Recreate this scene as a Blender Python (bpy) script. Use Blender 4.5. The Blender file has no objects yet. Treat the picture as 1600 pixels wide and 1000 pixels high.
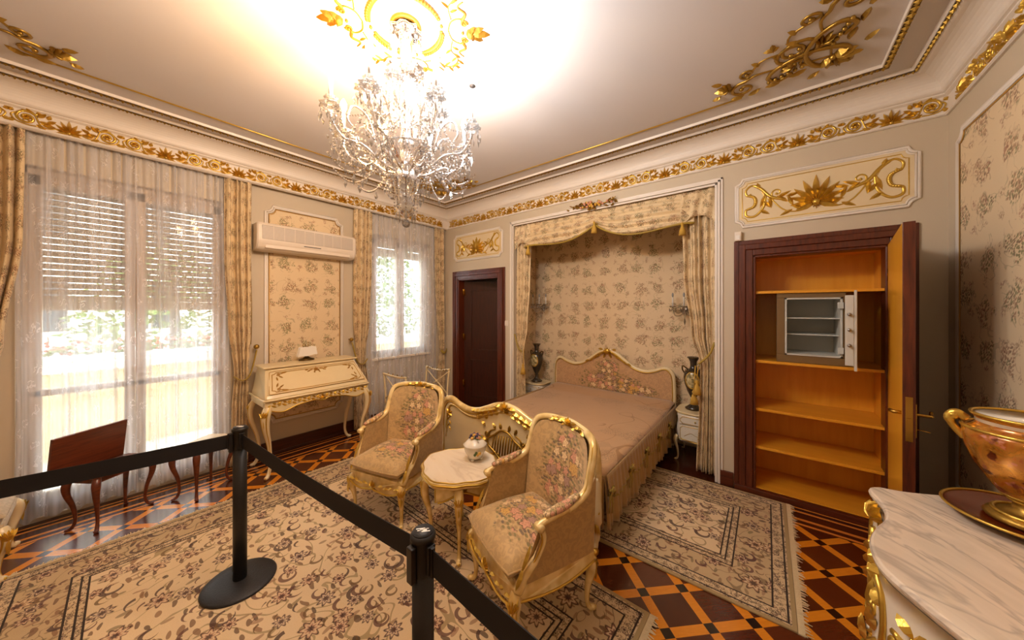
import bpy, math, random
from math import sin, cos, pi, radians
from mathutils import Vector, Matrix

random.seed(7)
sc = bpy.context.scene
COL = sc.collection

# ---------------------------------------------------------------- camera, world, exposure
cam_d = bpy.data.cameras.new('camera')
cam_d.sensor_width = 36.0
cam_d.lens = 36.0 * 506.5 / 1600.0
cam_d.shift_y = -18.6 / 1600.0
cam_d.clip_start = 0.02
cam = bpy.data.objects.new('camera', cam_d)
COL.objects.link(cam)
cam.location = (0, 0, 1.65)
cam.rotation_euler = (radians(90), 0, radians(38.68))
sc.camera = cam

w = bpy.data.worlds.new('sky'); sc.world = w
w.use_nodes = True
wn = w.node_tree.nodes
bg = wn['Background']
bg.inputs[0].default_value = (0.86, 0.93, 1.0, 1)
bg.inputs[1].default_value = 3.6

sc.view_settings.view_transform = 'Standard'
sc.view_settings.look = 'None'
sc.view_settings.exposure = 1.2
sc.view_settings.gamma = 1.0
sc.view_settings.use_curve_mapping = False

# ---------------------------------------------------------------- room constants
XL, XC, XR = -4.40, -4.30, 0.951      # left wall, face of the frieze above the windows, right wall
YB, YF = 3.62, -1.46                  # bed wall, wall behind the camera
ZC = 3.284                            # ceiling
CX, CY = -1.65, 1.08                  # chandelier

# ---------------------------------------------------------------- object helpers
def tag(o, label=None, cat=None, group=None, kind=None):
    if label: o['label'] = label
    if cat: o['category'] = cat
    if group: o['group'] = group
    if kind: o['kind'] = kind
    return o

def empty(name, loc, rz=0, **k):
    o = bpy.data.objects.new(name, None)
    o.empty_display_size = 0.1
    COL.objects.link(o)
    o.location = loc
    o.rotation_euler = (0, 0, rz)
    return tag(o, **k)

def copy_tree(o, parent=None):
    c = o.copy(); COL.objects.link(c); c.parent = parent
    for ch in list(o.children):
        copy_tree(ch, c)
    return c

def crom(pts, n=6, closed=False):
    """smooth curve through points (tuples of any length)"""
    out = []
    N = len(pts)
    rng = N if closed else N - 1
    for i in range(rng):
        if closed:
            p0, p1, p2, p3 = pts[(i-1) % N], pts[i], pts[(i+1) % N], pts[(i+2) % N]
        else:
            p0, p1, p2, p3 = pts[max(i-1, 0)], pts[i], pts[i+1], pts[min(i+2, N-1)]
        for k in range(n):
            t = k / n
            out.append(tuple(0.5*((2*b) + (c-a)*t + (2*a-5*b+4*c-d)*t*t + (-a+3*b-3*c+d)*t**3)
                             for a, b, c, d in zip(p0, p1, p2, p3)))
    if not closed: out.append(tuple(pts[-1]))
    return out

class MB:
    def __init__(s): s.v = []; s.f = []; s.uv = None; s.sm = []
    def add(s, vs, fs, smooth=False):
        o = len(s.v)
        s.v += [tuple(p) for p in vs]
        s.f += [tuple(i+o for i in f) for f in fs]
        s.sm += [smooth]*len(fs)
    def box(s, x0, x1, y0, y1, z0, z1, M=None):
        vs = [(x0,y0,z0),(x1,y0,z0),(x1,y1,z0),(x0,y1,z0),(x0,y0,z1),(x1,y0,z1),(x1,y1,z1),(x0,y1,z1)]
        if M: vs = [M @ Vector(p) for p in vs]
        s.add(vs, [(0,3,2,1),(4,5,6,7),(0,1,5,4),(1,2,6,5),(2,3,7,6),(3,0,4,7)])
    def tube(s, pts, r, seg=8, flat=None, closed=False, up=None):
        """r: radius or list; flat=(a,b) scales of the section along side / up"""
        P = [Vector(p) for p in pts]
        N = len(P)
        R = list(r) if isinstance(r, (list, tuple)) else [r]*N
        if len(R) != N: R = [R[min(len(R)-1, int(i*len(R)/N))] for i in range(N)]
        rings = []
        T = []
        for i in range(N):
            if closed: d = P[(i+1) % N]-P[i-1]
            else: d = P[min(i+1, N-1)]-P[max(i-1, 0)]
            if d.length < 1e-9: d = Vector((0,0,1))
            T.append(d.normalized())
        ref = Vector(up) if up else (Vector((0,0,1)) if abs(T[0].z) < 0.9 else Vector((1,0,0)))
        nrm = (ref - T[0]*ref.dot(T[0])).normalized()
        vs = []
        fa, fb = flat or (1, 1)
        for i in range(N):
            if up:
                rr = Vector(up); n2 = rr - T[i]*rr.dot(T[i])
                nrm = n2.normalized() if n2.length > 1e-5 else nrm
            else:
                n2 = nrm - T[i]*nrm.dot(T[i])
                nrm = n2.normalized() if n2.length > 1e-6 else nrm
            b = T[i].cross(nrm)
            for k in range(seg):
                a = 2*pi*k/seg
                vs.append(P[i] + (b*cos(a)*fa + nrm*sin(a)*fb)*R[i])
        fs = []
        M = N if closed else N-1
        for i in range(M):
            j = (i+1) % N
            for k in range(seg):
                l = (k+1) % seg
                fs.append((i*seg+k, i*seg+l, j*seg+l, j*seg+k))
        if not closed:
            fs.append(tuple(range(seg-1, -1, -1)))
            fs.append(tuple((N-1)*seg+k for k in range(seg)))
        s.add(vs, fs, True)
    def lathe(s, prof, seg=20, c=(0,0,0), sx=1, sy=1, M=None, lobes=0, lobe=0.0, caps=True):
        vs = []
        for r, z in prof:
            for k in range(seg):
                a = 2*pi*k/seg
                q = r*(1+lobe*cos(lobes*a)) if lobes else r
                p = Vector((c[0]+q*cos(a)*sx, c[1]+q*sin(a)*sy, c[2]+z))
                vs.append(M @ p if M else p)
        n = len(prof); fs = []
        for i in range(n-1):
            for k in range(seg):
                l = (k+1) % seg
                fs.append((i*seg+k, i*seg+l, (i+1)*seg+l, (i+1)*seg+k))
        if caps:
            if prof[0][0] > 1e-6: fs.append(tuple(range(seg-1, -1, -1)))
            if prof[-1][0] > 1e-6: fs.append(tuple((n-1)*seg+k for k in range(seg)))
        s.add(vs, fs, True)
    def ball(s, c, r, seg=8, rings=6):
        if not isinstance(r, (tuple, list)): r = (r, r, r)
        prof = [(max(sin(pi*i/rings), 1e-4), -cos(pi*i/rings)) for i in range(rings+1)]
        vs = [(c[0]+q*cos(2*pi*k/seg)*r[0], c[1]+q*sin(2*pi*k/seg)*r[1], c[2]+z*r[2]) for q, z in prof for k in range(seg)]
        fs = [(i*seg+k, i*seg+(k+1) % seg, (i+1)*seg+(k+1) % seg, (i+1)*seg+k) for i in range(rings) for k in range(seg)]
        s.add(vs, fs, True)
    def octa(s, c, r, h):
        x, y, z = c
        vs = [(x+r,y,z),(x,y+r,z),(x-r,y,z),(x,y-r,z),(x,y,z+h),(x,y,z-h)]
        s.add(vs, [(0,1,4),(1,2,4),(2,3,4),(3,0,4),(1,0,5),(2,1,5),(3,2,5),(0,3,5)])
    def prism(s, outline, layers, to3=None, smooth=False, cap0=True, cap1=True):
        """outline 2D ccw; layers [(offset_inward, h)], to3(a,b,h)->xyz"""
        to3 = to3 or (lambda a, b, h: (a, b, h))
        n = len(outline)
        nr = []
        for i in range(n):
            a = outline[i-1]; b = outline[(i+1) % n]
            dx, dy = b[0]-a[0], b[1]-a[1]
            L = math.hypot(dx, dy) or 1
            nr.append((-dy/L, dx/L))
        vs = []
        for off, h in layers:
            for (p, q) in zip(outline, nr):
                vs.append(to3(p[0]+q[0]*off, p[1]+q[1]*off, h))
        fs = []
        for i in range(len(layers)-1):
            for k in range(n):
                l = (k+1) % n
                fs.append((i*n+k, i*n+l, (i+1)*n+l, (i+1)*n+k))
        o = len(s.f)
        if cap0: fs.append(tuple(range(n-1, -1, -1)))
        if cap1: fs.append(tuple((len(layers)-1)*n+k for k in range(n)))
        s.add(vs, fs, smooth)
    def grid(s, fn, nu, nv, smooth=True, uv=None):
        vs = [fn(i/nu, j/nv) for j in range(nv+1) for i in range(nu+1)]
        fs = [(j*(nu+1)+i, j*(nu+1)+i+1, (j+1)*(nu+1)+i+1, (j+1)*(nu+1)+i) for j in range(nv) for i in range(nu)]
        if uv:
            if s.uv is None: s.uv = {}
            o = len(s.v)
            for j in range(nv+1):
                for i in range(nu+1):
                    s.uv[o + j*(nu+1)+i] = uv(i/nu, j/nv)
        s.add(vs, fs, smooth)
    def build(s, name, m, parent=None, label=None, kind=None, bevel=0, solid=0, subsurf=0, fixn=True):
        me = bpy.data.meshes.new(name)
        me.from_pydata([tuple(p) for p in s.v], [], s.f)
        me.polygons.foreach_set('use_smooth', s.sm)
        if s.uv:
            ul = me.uv_layers.new(name='uv')
            for lp in me.loops:
                ul.data[lp.index].uv = s.uv.get(lp.vertex_index, (0, 0))
        me.materials.append(m)
        me.update()
        o = bpy.data.objects.new(name, me)
        COL.objects.link(o)
        if parent: o.parent = parent
        if bevel:
            b = o.modifiers.new('bevel', 'BEVEL'); b.width = bevel; b.segments = 2; b.limit_method = 'ANGLE'
            b.angle_limit = radians(50)
        if solid:
            b = o.modifiers.new('solid', 'SOLIDIFY'); b.thickness = solid; b.offset = 0
        if subsurf:
            b = o.modifiers.new('sub', 'SUBSURF'); b.levels = subsurf; b.render_levels = subsurf
        if label: o['label'] = label
        if kind: o['kind'] = kind
        return o

# ---------------------------------------------------------------- node helpers
def srgb(r, g, b):
    f = lambda c: (c/255/12.92) if c/255 <= 0.04045 else ((c/255+0.055)/1.055)**2.4
    return (f(r), f(g), f(b), 1.0)

class NT:
    def __init__(s, name):
        s.mat = bpy.data.materials.new(name); s.mat.use_nodes = True
        s.t = s.mat.node_tree; s.t.nodes.clear()
        s.out = s.t.nodes.new('ShaderNodeOutputMaterial')
    def n(s, typ, props=None, **inp):
        nd = s.t.nodes.new(typ)
        for k, v in (props or {}).items(): setattr(nd, k, v)
        for k, v in inp.items():
            key = int(k[1:]) if k[0] == 'i' and k[1:].isdigit() else k.replace('_', ' ')
            s.set(nd.inputs[key], v)
        return nd
    def set(s, sock, v):
        if isinstance(v, bpy.types.NodeSocket): s.t.links.new(v, sock)
        elif v is not None:
            try: sock.default_value = v
            except Exception: sock.default_value = tuple(v)[:3]
    def m(s, op, a, b=None, c=None, clamp=False):
        nd = s.t.nodes.new('ShaderNodeMath'); nd.operation = op; nd.use_clamp = clamp
        s.set(nd.inputs[0], a)
        if b is not None: s.set(nd.inputs[1], b)
        if c is not None: s.set(nd.inputs[2], c)
        return nd.outputs[0]
    def mul(s, *a):
        r = a[0]
        for x in a[1:]: r = s.m('MULTIPLY', r, x)
        return r
    def add(s, a, b): return s.m('ADD', a, b)
    def sub(s, a, b): return s.m('SUBTRACT', a, b)
    def lt(s, a, b, w=None):
        if w is None: return s.m('LESS_THAN', a, b)
        return s.mr(a, s.add(b, w) if isinstance(b, bpy.types.NodeSocket) else b+w,
                    s.sub(b, w) if isinstance(b, bpy.types.NodeSocket) else b-w, 0, 1)
    def mr(s, v, a, b, c=0, d=1):
        nd = s.t.nodes.new('ShaderNodeMapRange'); nd.clamp = True
        for i, x in enumerate((v, a, b, c, d)): s.set(nd.inputs[i], x)
        return nd.outputs[0]
    def mix(s, f, a, b, blend='MIX'):
        nd = s.t.nodes.new('ShaderNodeMix'); nd.data_type = 'RGBA'; nd.blend_type = blend
        s.set(nd.inputs[0], f); s.set(nd.inputs[6], a); s.set(nd.inputs[7], b)
        return nd.outputs[2]
    def obj(s):
        return s.t.nodes.new('ShaderNodeTexCoord').outputs['Object']
    def uvc(s):
        return s.t.nodes.new('ShaderNodeTexCoord').outputs['UV']
    def sep(s, v):
        nd = s.n('ShaderNodeSeparateXYZ', i0=v); return nd.outputs[0], nd.outputs[1], nd.outputs[2]
    def comb(s, x, y, z=0.0):
        return s.n('ShaderNodeCombineXYZ', i0=x, i1=y, i2=z).outputs[0]
    def plane(s, spec):
        """2D coordinates: 'uv' or two letters of xyz"""
        if spec == 'uv': return s.uvc()
        d = dict(zip('xyz', s.sep(s.obj())))
        return s.comb(d[spec[0]], d[spec[1]], 0.0)
    def scale(s, v, k):
        nd = s.t.nodes.new('ShaderNodeVectorMath'); nd.operation = 'MULTIPLY'
        s.set(nd.inputs[0], v); nd.inputs[1].default_value = k if isinstance(k, tuple) else (k, k, k)
        return nd.outputs[0]
    def vadd(s, a, b):
        nd = s.t.nodes.new('ShaderNodeVectorMath'); nd.operation = 'ADD'
        s.set(nd.inputs[0], a); s.set(nd.inputs[1], b); return nd.outputs[0]
    def noise(s, v, sc_, det=2.0, rough=0.5, dist=0.0, col=False):
        nd = s.n('ShaderNodeTexNoise', Vector=v, Scale=sc_, Detail=det, Roughness=rough, Distortion=dist)
        return nd.outputs['Color' if col else 'Fac']
    def vor(s, v, sc_, rnd=1.0, dim='2D', feat='F1'):
        nd = s.n('ShaderNodeTexVoronoi', {'voronoi_dimensions': dim, 'feature': feat}, Vector=v, Scale=sc_)
        nd.inputs['Randomness'].default_value = rnd
        return nd
    def bump(s, h, strength=0.3, dist=0.01):
        return s.n('ShaderNodeBump', Height=h, Strength=strength, Distance=dist).outputs[0]
    def bsdf(s, color, rough=0.5, metal=0.0, normal=None, spec=None, coat=0, sheen=0, **k):
        nd = s.t.nodes.new('ShaderNodeBsdfPrincipled')
        s.set(nd.inputs['Base Color'], color); s.set(nd.inputs['Roughness'], rough)
        s.set(nd.inputs['Metallic'], metal)
        if normal is not None: s.set(nd.inputs['Normal'], normal)
        if spec is not None: s.set(nd.inputs['Specular IOR Level'], spec)
        if coat: nd.inputs['Coat Weight'].default_value = coat; nd.inputs['Coat Roughness'].default_value = 0.14
        if sheen: nd.inputs['Sheen Weight'].default_value = sheen
        for a, b in k.items(): s.set(nd.inputs[a.replace('_', ' ')], b)
        return nd.outputs[0]
    def done(s, sh):
        s.t.links.new(sh, s.out.inputs[0]); return s.mat
    def rose(s, v, sc_, size, petals=5, rnd=0.9):
        """flower heads on voronoi cells: mask, radius 0..1, cell colour"""
        vo = s.vor(v, sc_, rnd)
        nd = s.t.nodes.new('ShaderNodeVectorMath'); nd.operation = 'SUBTRACT'
        s.set(nd.inputs[0], v); s.set(nd.inputs[1], vo.outputs['Position'])
        dx, dy, _ = s.sep(nd.outputs[0])
        r = s.m('MULTIPLY', s.m('SQRT', s.add(s.mul(dx, dx), s.mul(dy, dy))), sc_)
        cr, cg, cb = s.sep(vo.outputs['Color'])
        ang = s.add(s.m('ARCTAN2', dy, dx), s.mul(cr, 6.28))
        lob = s.add(0.80, s.mul(0.20, s.m('COSINE', s.mul(ang, petals))))
        edge = s.mul(size, s.add(0.65, s.mul(cg, 0.5)), lob)
        rn = s.m('DIVIDE', r, edge)
        return s.lt(rn, 1.0, 0.08), rn, (cr, cg, cb), ang

def solid(name, col, rough=0.5, metal=0.0, nz=0.0, bump=0.0, bs=40, **k):
    t = NT(name)
    c = col; nrm = None
    if nz or bump:
        f = t.noise(t.obj(), bs, 3)
        if nz: c = t.mix(t.mul(f, nz), col, tuple(x*0.55 for x in col[:3])+(1,))
        if bump: nrm = t.bump(f, bump, 0.004)
    return t.done(t.bsdf(c, rough, metal, nrm, **k))

# ---------------------------------------------------------------- materials
M = {}
M['wall'] = solid('painted_plaster', srgb(202,188,164), 0.6, nz=0.12, bs=3)
M['ceil'] = solid('ceiling_paint', srgb(214,210,209), 0.65, nz=0.05, bs=2)
M['mould'] = solid('white_moulding', srgb(226,217,205), 0.45)
M['panel_paint'] = solid('cream_panel', srgb(226,206,166), 0.5, nz=0.1, bs=4)
M['gold'] = solid('gold_leaf', srgb(222,184,84), 0.32, 0.86, nz=0.45, bump=0.4, bs=60)
M['gold_dark'] = solid('old_gold', srgb(178,142,62), 0.36, 0.85, nz=0.6, bump=0.4, bs=70)
M['gold_deep'] = solid('burnished_gold', srgb(142,96,14), 0.5, 0.5, nz=0.45, bump=0.3, bs=60)
M['gilt_paint'] = solid('gold_paint_line', srgb(190,146,70), 0.4, 0.5)
M['cream'] = solid('cream_lacquer', srgb(232,212,166), 0.28, nz=0.18, bs=9, coat=0.3)
t_ = NT('parcel_gilt_lacquer')
n_ = t_.noise(t_.obj(), 9, 2, 0.5)
f_ = t_.mr(n_, 0.40, 0.68)
M['cream_gilt'] = t_.done(t_.bsdf(t_.mix(f_, srgb(240, 216, 156), srgb(228, 190, 112)), 0.26, t_.mul(f_, 0.35), coat=0.3))
M['brass'] = solid('brass', srgb(190,150,70), 0.25, 1.0)
M['black'] = solid('black_powdercoat', srgb(22,20,20), 0.45, nz=0.3)
M['black_rough'] = solid('black_cast_base', srgb(34,34,37), 0.5, nz=0.4, bump=0.5, bs=120)
M['belt'] = solid('black_webbing', srgb(17,15,17), 0.8)
M['white_plastic'] = solid('white_plastic', srgb(226,214,198), 0.4)
M['grey_plastic'] = solid('grey_grille', srgb(186,176,164), 0.5)
M['dark_slot'] = solid('dark_slot', srgb(52,44,38), 0.6)
M['safe_grey'] = solid('safe_enamel', srgb(196,196,188), 0.45)
M['safe_body'] = solid('safe_bronze_paint', srgb(120,92,52), 0.5, nz=0.2)
M['steel'] = solid('steel', srgb(170,170,170), 0.3, 1.0)
M['porcelain'] = solid('porcelain', srgb(236,228,210), 0.15, nz=0.1, bs=30)
M['white_linen'] = solid('white_linen', srgb(235,230,220), 0.8)
M['blind'] = solid('roller_blind_slats', srgb(204,184,166), 0.6)
M['pvc'] = solid('window_frame_paint', srgb(205,190,175), 0.5)
M['balcony'] = solid('balcony_render', srgb(224,202,160), 0.8, nz=0.15, bs=2)
M['balcony_floor'] = solid('balcony_tiles', srgb(210,205,200), 0.7, nz=0.1, bs=4)
M['stucco'] = solid('white_stucco', srgb(230,226,220), 0.8)
M['foliage'] = solid('foliage', srgb(110,130,60), 0.7, nz=0.8, bs=6)
M['bark'] = solid('bark', srgb(96,78,60), 0.9, nz=0.5)
M['petal'] = solid('red_petals', srgb(205,96,70), 0.6, nz=0.5, bs=20)
M['glass_dark'] = solid('far_window_glass', srgb(60,66,72), 0.1)
M['tassel'] = solid('yellow_tassel', srgb(204,160,60), 0.7, nz=0.5, bump=0.6, bs=200)
M['flower_blue'] = solid('blue_flowers', srgb(70,60,90), 0.4, nz=0.3)
M['flower_pink'] = solid('pink_flowers', srgb(214,150,120), 0.4, nz=0.3)
M['flower_yellow'] = solid('yellow_flowers', srgb(226,176,70), 0.4, nz=0.3)
M['leaf_green'] = solid('green_leaves', srgb(86,110,50), 0.5, nz=0.4)
M['carved'] = solid('carved_polychrome', srgb(176,150,96), 0.45, nz=0.7, bs=50, bump=0.4)

def wood(name, c1, c2, rough=0.34, spec='z', coat=0.12, sc_=6):
    t = NT(name)
    k = {'z': (8, 8, 0.8), 'x': (0.8, 8, 8), 'y': (8, 0.8, 8)}[spec]
    f = t.noise(t.scale(t.obj(), k), sc_, 5, 0.6, 0.4)
    c = t.mix(t.mr(f, 0.3, 0.7), c1, c2)
    return t.done(t.bsdf(c, rough, coat=coat, normal=t.bump(f, 0.05, 0.003)))
M['mahogany'] = wood('mahogany', srgb(62,22,10), srgb(104,44,18))
M['mahogany_x'] = wood('mahogany_rail', srgb(62,22,10), srgb(104,44,18), spec='x')
M['dark_door'] = wood('dark_mahogany_door', srgb(40,12,8), srgb(66,24,12))
M['orange_wood'] = wood('honey_veneer', srgb(226,156,34), srgb(238,172,50), 0.35, 'z', 0.2, 2)
M['orange_shelf'] = wood('honey_shelf', srgb(220,148,32), srgb(234,166,48), 0.35, 'x', 0.2, 2)
M['red_wood'] = wood('red_brown_wood', srgb(72,30,15), srgb(116,54,28), 0.3, 'x')
M['base'] = wood('skirting_wood', srgb(50,20,10), srgb(82,36,16), 0.3, 'y')

def m_floor():
    t = NT('inlaid_parquet')
    x, y, z = t.sep(t.obj())
    st = 0.1699
    X = t.add(x, 0.752); Y = t.sub(y, 2.116)
    p = t.m('DIVIDE', t.add(X, Y), 2*st); q = t.m('DIVIDE', t.sub(X, Y), 2*st)
    def near(v):
        fr = t.m('SUBTRACT', v, t.m('ROUND', v))
        return t.lt(t.m('ABSOLUTE', fr), 0.112)
    sp, sq = near(p), near(q)
    cross = t.mul(sp, sq)
    strip = t.m('MAXIMUM', sp, sq)
    # wood variation per tile
    cell = t.comb(t.m('FLOOR', p), t.m('FLOOR', q))
    rnd = t.n('ShaderNodeTexWhiteNoise', {'noise_dimensions': '2D'}, Vector=cell).outputs[0]
    g = t.noise(t.scale(t.comb(t.add(x, y), t.sub(x, y)), (3, 24, 1)), 4, 4, 0.6, 0.3)
    dark = t.mix(t.add(t.mul(rnd, 0.5), t.mul(g, 0.5)), srgb(58,18,8), srgb(98,44,18))
    amber = t.mix(g, srgb(206,120,24), srgb(234,150,40))
    c = t.mix(strip, dark, amber)
    c = t.mix(cross, c, srgb(26,12,8))
    # border: distance to walls
    d = t.m('MINIMUM', t.sub(YB, y), t.sub(x, XL))
    bw = 0.335
    inb = t.lt(d, bw)
    lines = None
    for a, wd in ((0.055, 0.009), (0.118, 0.013), (0.238, 0.016), (0.312, 0.013)):
        l = t.lt(t.m('ABSOLUTE', t.sub(d, a)), wd)
        lines = l if lines is None else t.m('MAXIMUM', lines, l)
    bc = t.mix(g, srgb(48,16,9), srgb(78,32,15))
    bc = t.mix(lines, bc, srgb(206,128,48))
    c = t.mix(inb, c, bc)
    rough = t.add(0.17, t.mul(t.noise(t.obj(), 3, 3), 0.14))
    return t.done(t.bsdf(c, rough, coat=0.6, normal=t.bump(t.noise(t.obj(), 9, 2), 0.03, 0.01)))
M['floor'] = m_floor()

def sprig_layer(t, v, base, cell, rad, leaf, cols, seed=0.0, strength=0.8, rnd=0.35):
    """repeating leafy sprigs: clumps of small leaves gathered round jittered cell centres"""
    vv = t.vadd(v, (seed, seed*1.7, 0))
    big = t.vor(vv, 1/cell, rnd)
    nz = t.noise(vv, 3.2/cell, 2)
    wob = t.scale(t.noise(vv, 9, 1, col=True), 0.05)
    v2 = t.vadd(vv, wob)
    # leaves at two orientations
    ra = t.n('ShaderNodeVectorRotate', {'rotation_type': 'Z_AXIS'}, Vector=v2, Angle=0.7).outputs[0]
    rb = t.n('ShaderNodeVectorRotate', {'rotation_type': 'Z_AXIS'}, Vector=v2, Angle=-0.6).outputs[0]
    l1 = t.vor(t.scale(ra, (1, 2.0, 1)), leaf, 1.0)
    l2 = t.vor(t.scale(rb, (2.0, 1, 1)), leaf*0.9, 1.0)
    a1 = t.lt(l1.outputs['Distance'], 0.34, 0.04)
    a2 = t.lt(l2.outputs['Distance'], 0.29, 0.04)
    lf = t.m('MAXIMUM', a1, a2)
    d = t.add(big.outputs['Distance'], t.mul(t.sub(nz, 0.5), 0.8))
    near = t.lt(d, rad, 0.05)
    stem = t.mul(t.lt(t.m('ABSOLUTE', t.sub(t.noise(vv, 2.2/cell, 1, 0.4, 0.6), 0.5)), 0.012), t.lt(d, rad*1.8))
    mask = t.m('MAXIMUM', t.mul(lf, near), t.mul(stem, 0.4))
    cr, cg, cb = t.sep(big.outputs['Color'])
    lr, lg, lb = t.sep(l1.outputs['Color'])
    c = t.mix(t.m('GREATER_THAN', t.add(t.mul(cr, 0.5), t.mul(lr, 0.5)), 0.5), cols[0], cols[1])
    c = t.mix(t.m('GREATER_THAN', lg, 0.8), c, cols[2])
    return t.mix(t.mul(mask, strength), base, c)

def m_wallpaper(name, plane, base, cell=0.235, leaf=44, big=False):
    t = NT(name)
    v = t.plane(plane)
    b = t.mix(t.noise(v, 2, 2), base, tuple(x*0.93 for x in base[:3])+(1,))
    cols = (srgb(112,108,62), srgb(156,112,80), srgb(110,76,48))
    b = sprig_layer(t, v, b, cell, 0.27, leaf, cols, 0.0, 0.85)
    b = sprig_layer(t, v, b, cell*0.62, 0.13, leaf*1.1, (srgb(176,126,100), srgb(160,124,88), srgb(140,90,66)), 3.3, 0.8)
    weave = t.noise(t.scale(v, (900, 900, 1)), 1, 0)
    return t.done(t.bsdf(b, 0.75, normal=t.bump(weave, 0.05, 0.001), sheen=0.1))
WPB = srgb(228,205,166)
M['paper_yz'] = m_wallpaper('floral_wall_silk_side', 'yz', WPB)
M['paper_xz'] = m_wallpaper('floral_wall_silk_niche', 'xz', WPB)
M['paper_yz_big'] = m_wallpaper('floral_wall_silk_right', 'yz', WPB, 0.27, 36, True)

def m_drape(name, base):
    t = NT(name)
    v = t.uvc()
    b = t.mix(t.noise(v, 3, 2), base, tuple(x*0.9 for x in base[:3])+(1,))
    cols = (srgb(96,86,46), srgb(150,96,60), srgb(88,58,36))
    b = sprig_layer(t, v, b, 0.17, 0.30, 48, cols, 1.0, 0.85)
    b = sprig_layer(t, v, b, 0.12, 0.20, 60, (srgb(176,130,84), srgb(120,100,60), srgb(110,60,40)), 5.1, 0.7)
    return t.done(t.bsdf(b, 0.6, sheen=0.2))
M['drape'] = m_drape('floral_drape', srgb(226,202,158))

def m_sheer():
    t = NT('sheer_voile')
    v = t.uvc()
    vo = t.vor(v, 5.5, 0.8)
    ux, uy, _ = t.sep(v)
    band = t.noise(t.comb(ux, t.mul(uy, 0.12)), 5.5, 2, 0.6)
    emb = t.mul(t.lt(t.m('ABSOLUTE', t.sub(t.noise(v, 16, 1, 0.5, 1.0), 0.5)), 0.03), t.lt(vo.outputs['Distance'], 0.24))
    fac = t.add(t.mr(band, 0.38, 0.62, 0.16, 0.52), t.mul(emb, 0.3))
    tr = t.n('ShaderNodeBsdfTransparent', i0=(1, 0.985, 0.96, 1)).outputs[0]
    df = t.n('ShaderNodeBsdfDiffuse', i0=srgb(242,242,246)).outputs[0]
    tl = t.n('ShaderNodeBsdfTranslucent', i0=srgb(242,242,246)).outputs[0]
    cl = t.n('ShaderNodeMixShader', i0=0.45, i1=df, i2=tl).outputs[0]
    lw = t.n('ShaderNodeLayerWeight', Blend=0.35).outputs['Facing']
    f2 = t.m('ADD', t.add(fac, 0.12), t.mul(lw, 0.42), clamp=True)
    mx = t.n('ShaderNodeMixShader', i0=f2, i1=tr, i2=cl).outputs[0]
    return t.done(mx)
M['sheer'] = m_sheer()

def bouquet(t, v, base, cx, cy, rx, ry, fsc=15, leafcol=None):
    """woven bouquet: crowded roses and leaves inside an uneven oval"""
    x, y, _ = t.sep(v)
    dx = t.m('DIVIDE', t.sub(x, cx), rx); dy = t.m('DIVIDE', t.sub(y, cy), ry)
    d = t.m('SQRT', t.add(t.mul(dx, dx), t.mul(dy, dy)))
    d = t.add(d, t.mul(t.sub(t.noise(v, 14, 3), 0.5), 1.3))
    inner = t.lt(d, 0.85, 0.06); outer = t.lt(d, 1.12, 0.08)
    lf = t.vor(t.scale(v, (1, 1.8, 1)), fsc*2.2, 1.0)
    lr, lg, lb = t.sep(lf.outputs['Color'])
    lm = t.lt(lf.outputs['Distance'], 0.45, 0.08)
    lc = t.mix(t.m('GREATER_THAN', lr, 0.5), srgb(112,104,54), srgb(160,128,80))
    lc = t.mix(t.m('GREATER_THAN', lg, 0.8), lc, srgb(84,70,62))
    c = t.mix(t.mul(lm, outer, 0.8), base, lc)
    mk, rn, (cr, cg, cb), ang = t.rose(v, fsc, 0.66, 5, 0.8)
    fc = t.mix(t.m('GREATER_THAN', cr, 0.5), srgb(232,204,152), srgb(214,156,122))
    fc = t.mix(t.m('GREATER_THAN', cg, 0.84), fc, srgb(214,168,84))
    fc = t.mix(t.m('LESS_THAN', cb, 0.12), fc, srgb(176,140,120))
    sw = t.m('SINE', t.add(t.mul(rn, 11), t.mul(ang, 2)))
    fc = t.mix(t.mr(sw, 0.1, 1.0, 0, 0.5), fc, srgb(150,92,62))
    fc = t.mix(t.lt(t.m('ABSOLUTE', t.sub(rn, 0.93)), 0.09), fc, srgb(110,72,46))
    c = t.mix(t.mul(mk, inner), c, fc)
    return c

def m_uphol(name, plane, base, spots):
    t = NT(name)
    v = t.plane(plane)
    dam = t.noise(t.obj(), 26, 2, 0.5, 1.5)
    c = t.mix(t.mr(dam, 0.45, 0.55), base, tuple(x*0.84 for x in base[:3])+(1,))
    for s_ in spots: c = bouquet(t, v, c, *s_)
    return t.done(t.bsdf(c, 0.62, normal=t.bump(dam, 0.08, 0.004), sheen=0.25))
UPH = srgb(200,166,112)
M['uph_back'] = m_uphol('tapestry_back', 'xz', UPH, [(0.04, 0.64, 0.19, 0.25)])
M['uph_seat'] = m_uphol('tapestry_seat', 'xy', UPH, [(0.03, 0.24, 0.21, 0.18)])
M['uph_side'] = m_uphol('damask_side', 'yz', srgb(186,150,92), [])
M['uph_pad'] = m_uphol('tapestry_pad', 'xy', UPH, [(-.28, .2, .05, .2, 40), (.28, .2, .05, .2, 40)])
M['uph_head'] = m_uphol('tapestry_headboard', 'xz', srgb(196,156,112), [(0.02, 0.66, 0.40, 0.13, 13), (0.0, 0.84, 0.15, 0.12, 14), (0.36, 0.60, 0.26, 0.08, 14)])
M['uph_grey'] = m_uphol('greyish_cushion', 'xy', srgb(190,170,138), [])

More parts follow.
